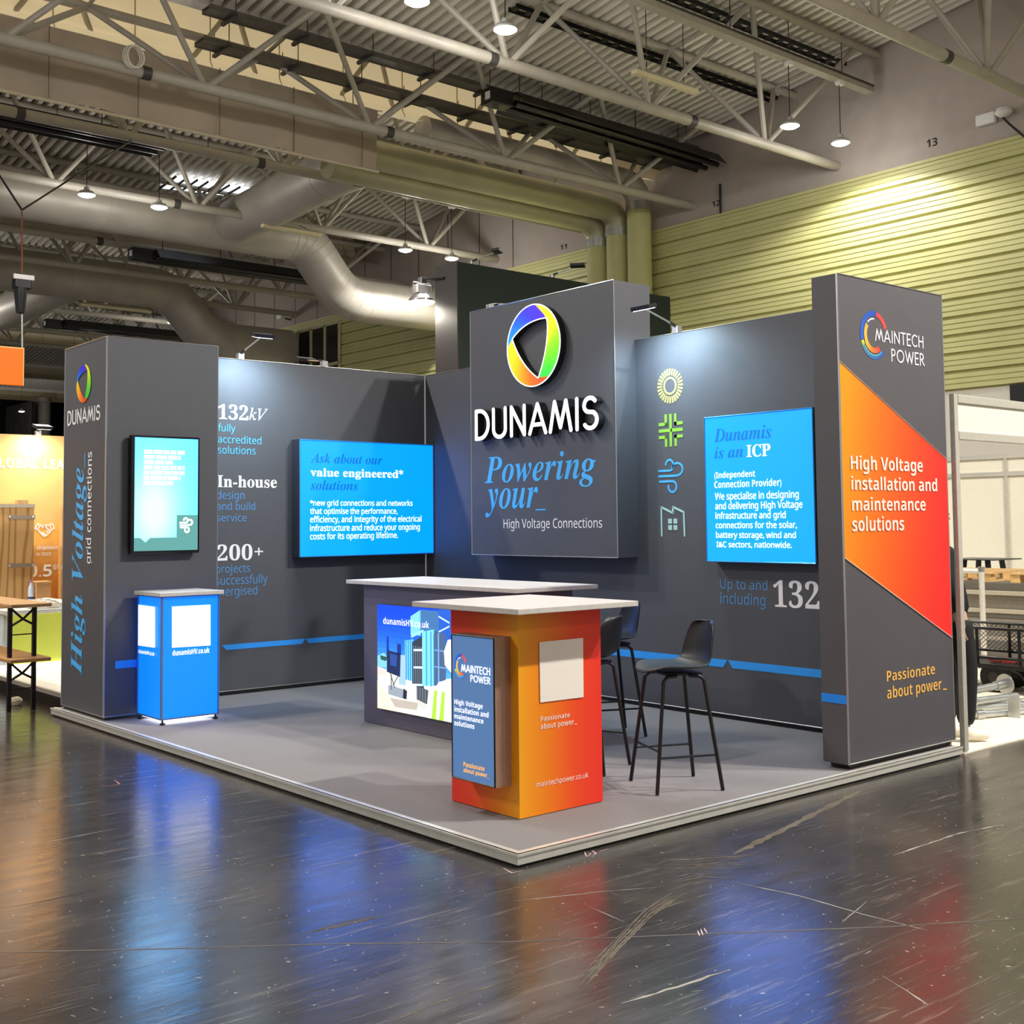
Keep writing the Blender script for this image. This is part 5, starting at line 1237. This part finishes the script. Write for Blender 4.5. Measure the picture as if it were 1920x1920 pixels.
mb = MB(); mb.tube([(q.x, 15.1, 6.7), (q.x-1.6, 14.6, 8.6)], .016, 6); mb.build('bridle_leg', BLACK, t)
# far black drape
a = onx(14, 790, 21); b = onx(62, 790, 21)
mb = MB(); vs = []; fs = []; n = 60
for i in range(n+1):
    y = a.y+(b.y-a.y)*i/n; d = .22*math.sin(i*1.25)
    vs += [(21+d, y, 0), (21+d, y, onx(40, 758, 21).z)]
    if i: fs.append((2*i-2, 2*i-1, 2*i+1, 2*i))
mb.add(vs, fs); o = mb.build('stage_drape', mat('dark_drape', (66, 62, 58), 0.85, var=.2, scale=2), None, True); tag(o, 'dark pleated drape far away above the orange graphic wall', 'curtain')
o.location = (0, 0, 0)

# ================================================================ NEIGHBOUR ON THE RIGHT
t0 = thing('stand_carpet', 'pale cream carpet of the white shell stand on the right', 'carpet', (8, 3, 0))
mb = MB(); mb.box((4.06, .02, 0), (12, 6.6, .010)); mb.build('carpet', mat('cream_carpet', (236, 226, 204), 0.9, var=.08, scale=14, bump=.1, bscale=60), t0)
SHELL = mat('shell_white_panel', (232, 226, 206), 0.55, var=.02)
SHAL = mat('shell_aluminium', (214, 210, 198), 0.35, 0.5)
t = thing('shell_stand', 'white shell-scheme stand frame on the right with a plain fascia', 'stand', (8, 3, 0))
for x, y in ((4.092, .04), (4.133, .055)):
    mb = MB(); mb.box((x-.018, y-.018, 0.011), (x+.018, y+.018, 2.5)); mb.build('post', SHAL, t)
for x in (7.0, 9.97, 11.94):
    mb = MB(); mb.box((x-.02, .03, 0.011), (x+.02, .07, 2.5)); mb.build('post', SHAL, t)
mb = MB(); mb.box((4.15, .042, 2.24), (12, .058, 2.46)); mb.build('fascia_panel', SHELL, t)
for z in (2.18, 2.44):
    mb = MB(); mb.box((4.15, .03, z), (12, .07, z+.06), .004); mb.build('fascia_rail', SHAL, t)
mb = MB(); mb.box((12, -.1, .01), (12.03, 6.6, 2.46)); mb.build('back_panel', SHELL, t)
for k in range(8):
    y = .05+k*.93; mb = MB(); mb.box((11.965, y-.02, .01), (12, y+.02, 2.5)); mb.build('post', SHAL, t)
for z in (2.20, 2.44):
    mb = MB(); mb.box((11.97, -.1, z), (12, 6.6, z+.06)); mb.build('back_rail', SHAL, t)
a, b = onx(1895, 722, XW-.02), onx(1960, 752, XW-.02)
mb = MB(); mb.box((XW-.06, b.y, b.z), (XW-.005, a.y, a.z)); mb.build('dark_wall_hatch', BLACK, wall)
# stack of grey boards, pallets on top
SHT = [mat('grey_board_a', (126, 118, 104), 0.6, var=.08), mat('grey_board_b', (98, 92, 82), 0.6, var=.08), mat('pale_board_edge', (176, 166, 146), 0.6, var=.06)]
zz = .012; lay = [(.26, 1), (.05, 2), (.19, 0), (.06, 1), (.05, 2), (.15, 0), (.05, 2), (.09, 1)]
NM = ['lowest thick dark', 'second lowest thin pale', 'third lowest broad grey', 'fourth lowest thin dark', 'fifth lowest pale', 'broad grey third from the top', 'thin pale second from the top', 'topmost dark']
for (h, k), nm in zip(lay, NM):
    dx = random.uniform(-.03, .03); mb = MB(); mb.box((9.0+dx, 1.0, zz), (10.2+dx, 3.9, zz+h), .006)
    o = mb.build('floor_panel_stack', SHT[k]); tag(o, nm+' board in the pile under the pallets', 'board', 'grey boards piled under the pallets'); zz += h
PW = mat('pale_pallet_wood', (214, 176, 118), 0.7, var=.15, scale=9)
def pallet(y0, x0, z0, label, base=None):
    t = thing('wooden_pallet', label, 'pallet', (x0+.5, y0+.5, z0), 'wooden pallets on the grey boards')
    for k in range(3):
        y = y0+.03+k*.43; mb = MB(); mb.box((x0, y, z0), (x0+1.1, y+.1, z0+.02)); mb.build('bottom_board', PW, t)
    for i in range(3):
        for k in range(3):
            x, y = x0+.02+i*.48, y0+.03+k*.43; mb = MB(); mb.box((x, y, z0+.02), (x+.12, y+.11, z0+.09)); mb.build('block', PW, t)
    for i in range(5):
        x = x0+i*.25; mb = MB(); mb.box((x, y0, z0+.09), (x+.1, y0+1.0, z0+.11)); mb.build('deck_board', PW, t)
pallet(1.25, 9.05, zz, 'wooden pallet at the right edge, on the pile of grey boards')
pallet(2.45, 9.05, zz, 'wooden pallet behind the white rail, on the pile of grey boards')
def bar_table(x, y, label):
    t = thing('bar_table', label, 'table', (x, y, .01), 'thin-topped black tables')
    mb = MB(); mb.box((x-.35, y-.35, 1.085), (x+.35, y+.35, 1.10), .004); mb.build('top', BLACK, t)
    for sx in (-1, 1):
        for sy in (-1, 1):
            mb = MB(); mb.tube([(x+sx*.18, y+sy*.16, 1.085), (x+sx*.27, y+sy*.27, .012)], .04, 6); mb.build('leg', BLKM, t)
bar_table(11.2, 3.72, 'black bar table behind the pallets, in front of the white back wall')
q = onx(1840, 1066, 8.5)
t = thing('barrier_rail', 'white tubular barrier post and rail in front of the pile of boards', 'barrier', (8.5, q.y, 0))
mb = MB(); mb.tube([(8.5, q.y, .012), (8.5, q.y, q.z)], .03, 12); mb.build('post', mat('white_tube', (222, 214, 202), 0.35, .2), t, True)
mb = MB(); mb.tube([(8.5, q.y, q.z-.03), (8.5, q.y+1.3, q.z-.03)], .028, 12); mb.build('rail', mat('white_tube', (222, 214, 202), 0.35, .2), t, True)
mb = MB(); mb.tube([(8.5, q.y+1.3, .012), (8.5, q.y+1.3, q.z)], .03, 12); mb.build('post', mat('white_tube', (222, 214, 202), 0.35, .2), t, True)
mb = MB(); mb.lathe([(.036, -.03), (.036, .02), (0, .02)], (8.5, q.y, q.z), 12); mb.build('end_fitting', ALU, t)
# black cart
KX0, KX1, KY0, KY1, KZ = 6.9, 7.55, .35, 1.95, .275
t = thing('platform_cart', 'black steel platform cart with mesh sides behind the white post', 'cart', ((KX0+KX1)/2, (KY0+KY1)/2, 0))
mb = MB(); mb.box((KX0, KY0, KZ-.045), (KX1, KY1, KZ), .005); mb.build('deck', BLKM, t)
for x in (KX0+.02, KX1-.02):
    for z in (.60, .33):
        mb = MB(); mb.tube([(x, KY0, z), (x, KY1, z)], .014, 8); mb.build('side_rail', BLKM, t, True)
    for y in (KY0+.02, KY0+.45, KY0+.72, KY0+1.13, KY1-.02):
        mb = MB(); mb.tube([(x, y, KZ), (x, y, .60)], .016, 8); mb.build('upright', BLKM, t, True)
mb = MB()
k = KY0
while k < KY1-.02:
    for s in (1, -1):
        y2_ = k+s*.3
        lo_, hi_ = (k, .33), (y2_, .60)
        if KY0 <= y2_ <= KY1: mb.tube([(KX1-.02, k, .33), (KX1-.02, y2_, .60)], .0035, 4)
    k += .045
mb.build('mesh_panel', DARKST, t, label='diagonal wire mesh side')
for x in (KX0+.12, KX1-.12):
    for y in (1.36, .70):
        mb = MB(); mb.tube([(x-.045, y, .147), (x-.04, y, .147), (x+.04, y, .147), (x+.045, y, .147)], [.10, .135, .135, .10], 22)
        wv = mb.build('wheel', mat('rubber', (24, 22, 22), 0.5), t, True)
        mb = MB(); mb.tube([(x-.05, y, .147), (x+.05, y, .147)], .05, 12); mb.build('hub', DARKST, wv, True)
mb = MB(); mb.tube([(KX0+.1, 1.2, KZ-.04), (KX0+.1, 1.1, .2), (KX0+.1, 1.02, .08), (KX0+.1, .9, .05)], .02, 8); mb.build('drawbar', BLKM, t, True)
t = thing('ratchet_strap', 'red strap heaped on the deck of the black cart', 'strap', (7.0, 1.26, KZ))
mb = MB(); pts = [V(7.02+.07*math.sin(i*.9)+.02*math.sin(i*2.3), 1.10+.012*i+.05*math.cos(i*1.3), KZ+.012+.035*abs(math.sin(i*.7))) for i in range(22)]
mb.tube(pts, .011, 6); mb.build('strap', mat('red_webbing', (206, 60, 50), 0.6), t, True)
# galvanised tubes on the cream carpet
GALV = mat('galvanised_tube', (196, 200, 198), 0.3, 0.75, var=.1, scale=10)
def steel_tube(a, b, label, flange=False, r=.03):
    a, b = Vector(a), Vector(b); t = thing('steel_tube', label, 'tube', a, 'galvanised tubes on the cream carpet')
    mb = MB(); mb.tube([a, b], r, 14); mb.build('tube', GALV, t, True)
    d = (b-a).normalized(); mb = MB(); mb.tube([a+d*.12, a+d*.2], r*1.35, 14); mb.build('collar', ALU, t, True)
    if flange: mb = MB(); mb.tube([b, b+d*.014], .085, 20); mb.build('base_flange', ALU, t, True); mb = MB(); mb.tube([b-d*.12, b], r*1.3, 14); mb.build('socket', ALU, t, True)
steel_tube((5.40, .93, .17), (6.12, .80, .215), 'galvanised tube with a round flange, tilted on top of the tube heap', True)
steel_tube((5.55, .95, .045), (6.35, .62, .042), 'galvanised tube lying nearest the flanged one')
steel_tube((5.65, 1.05, .045), (6.55, .72, .042), 'galvanised tube lying at the back of the heap')
steel_tube((5.3, .72, .045), (6.6, .35, .042), 'galvanised tube lying in front, running out of the picture')
steel_tube((5.5, .88, .11), (6.2, .74, .112), 'galvanised tube lying across the middle of the heap')
mb = MB(); q = onz(1905, 1345, .01); mb.box((q.x-.03, q.y-.05, .01), (q.x-.02, q.y+.05, .17)); o = mb.build('steel_bracket', GALV); tag(o, 'flat upright steel bracket at the front of the tube heap', 'bracket')

# ---- person half hidden behind the white posts
def skin(name, verts, edges, M, parent, root=0, sub=2):
    b = BASE[parent.name] if parent.name in BASE else V(0, 0, 0)
    me = bpy.data.meshes.new(name); me.from_pydata([Vector(v[0])-b for v in verts], edges, [])
    o = link(bpy.data.objects.new(name, me)); o.parent = parent; me.materials.append(M)
    sk_ = o.modifiers.new('skin', 'SKIN'); sk_.use_smooth_shade = True
    for i, v in enumerate(verts):
        r = v[1]; me.skin_vertices[0].data[i].radius = (r, r) if not isinstance(r, tuple) else r
        me.skin_vertices[0].data[i].use_root = (i == root)
    s = o.modifiers.new('sub', 'SUBSURF'); s.levels = 1; s.render_levels = sub
    dg = bpy.context.evaluated_depsgraph_get(); bpy.context.view_layer.update()
    m2 = bpy.data.meshes.new_from_object(o.evaluated_get(bpy.context.evaluated_depsgraph_get())); m2.name = name
    o.modifiers.clear(); o.data = m2; return o
fw = V(.85, -.53, 0); sd = V(.53, .85, 0)         # facing right, side away
B0 = V(4.50, .31, .012)
def P(f, s, z): return B0+fw*f+sd*s+V(0, 0, z)
pr = thing('person', 'person in black clothes and white boots half hidden behind the white posts', 'person', B0)
SKN = mat('skin_tone', (206, 160, 134), 0.55); CLO = mat('black_cloth', (20, 20, 22), 0.8, var=.15, bump=.15, bscale=30); SHO = mat('white_boot', (238, 232, 214), 0.5); HAIR = mat('dark_hair', (40, 30, 24), 0.6)
tl = -.16                                          # trunk leans back out of sight
bd = [(P(-.03, 0, .93), .10), (P(-.06, 0, 1.15), .095), (P(tl+.02, 0, 1.38), .10), (P(tl+.01, 0, 1.47), .05), (P(tl+.02, 0, 1.55), .055), (P(tl+.035, 0, 1.63), .085), (P(tl+.03, 0, 1.70), .075)]
ed = [(0, 1), (1, 2), (2, 3), (3, 4), (4, 5), (5, 6)]
for s in (-1, 1):
    n = len(bd)
    bd += [(P(tl+.0, s*.17, 1.36), .05), (P(-.16, s*.21, 1.12), .042), (P(-.08, s*.19, .92), .03), (P(-.06, s*.18, .86), .032)]
    ed += [(2, n), (n, n+1), (n+1, n+2), (n+2, n+3)]
    for k, (dz, ln) in enumerate(((.025, .075), (.01, .085), (-.008, .08), (-.024, .06))):
        m_ = len(bd); c = P(-.06, s*.18, .86)
        bd += [(c+fw*dz-V(0, 0, .05), .009), (c+fw*(dz+.012)-V(0, 0, .05+ln*.6), .008), (c+fw*(dz+.03)-V(0, 0, .05+ln), .007)]; ed += [(n+3, m_), (m_, m_+1), (m_+1, m_+2)]
    m_ = len(bd); c = P(-.06, s*.18, .86); bd += [(c+fw*.035-sd*s*.01-V(0, 0, .02), .010), (c+fw*.055-sd*s*.02-V(0, 0, .055), .008)]; ed += [(n+3, m_), (m_, m_+1)]
    n = len(bd); kf = 0 if s > 0 else .03; bd += [(P(-.02, s*.09, .84), .075), (P(kf, s*.10, .50), .05), (P(kf-.03, s*.10, .10), .035)]; ed += [(0, n), (n, n+1), (n+1, n+2)]
body = skin('body', bd, ed, SKN, pr)
tr = [(P(-.03, 0, .95), .125), (P(-.02, .09, .82), .105), (P(.0, .10, .50), .078), (P(-.03, .10, .10), .068), (P(-.02, -.09, .82), .105), (P(.03, -.10, .50), .078), (P(-.0, -.10, .10), .068)]
skin('trousers', tr, [(0, 1), (1, 2), (2, 3), (0, 4), (4, 5), (5, 6)], CLO, pr)
jk = [(P(-.03, 0, .84), .165), (P(-.05, 0, 1.05), .15), (P(tl+.02, 0, 1.34), .14), (P(tl+.01, 0, 1.45), .075)]
je = [(0, 1), (1, 2), (2, 3)]
for s in (-1, 1):
    n = len(jk); jk += [(P(tl, s*.17, 1.36), .072), (P(-.16, s*.215, 1.12), .064), (P(-.08, s*.195, .93), .05)]; je += [(2, n), (n, n+1), (n+1, n+2)]
skin('jacket', jk, je, CLO, pr)
hr = [(P(tl-.02, 0, 1.66), .085), (P(tl+.01, 0, 1.735), .075), (P(tl-.04, 0, 1.58), .06)]
skin('hair', hr, [(0, 1), (0, 2)], HAIR, pr)
for s in (-1, 1):
    f0 = -.03 if s > 0 else 0.0
    skin('boot', [(P(f0, s*.10, .13), .05), (P(f0, s*.10, .055), .05), (P(f0+.10, s*.10, .045), .044), (P(f0+.18, s*.10, .038), .036)], [(0, 1), (1, 2), (2, 3)], SHO, pr)
for s in (-1, 1):
    mb = MB(); mb.lathe([(0, -.012), (.011, -.006), (.011, .006), (0, .012)], P(tl+.112, s*.032, 1.645), 10); mb.build('eye', mat('eye_dark', (40, 34, 30), 0.2), pr, True)
mb = MB(); mb.tube([P(tl+.112, 0, 1.645), P(tl+.140, 0, 1.61), P(tl+.115, 0, 1.60)], [.008, .014, .006], 8); mb.build('nose', SKN, pr, True)
mb = MB(); mb.tube([P(tl+.112, -.022, 1.575), P(tl+.120, 0, 1.573), P(tl+.112, .022, 1.575)], .006, 6); mb.build('mouth', mat('lip_tone', (168, 98, 90), 0.5), pr, True)
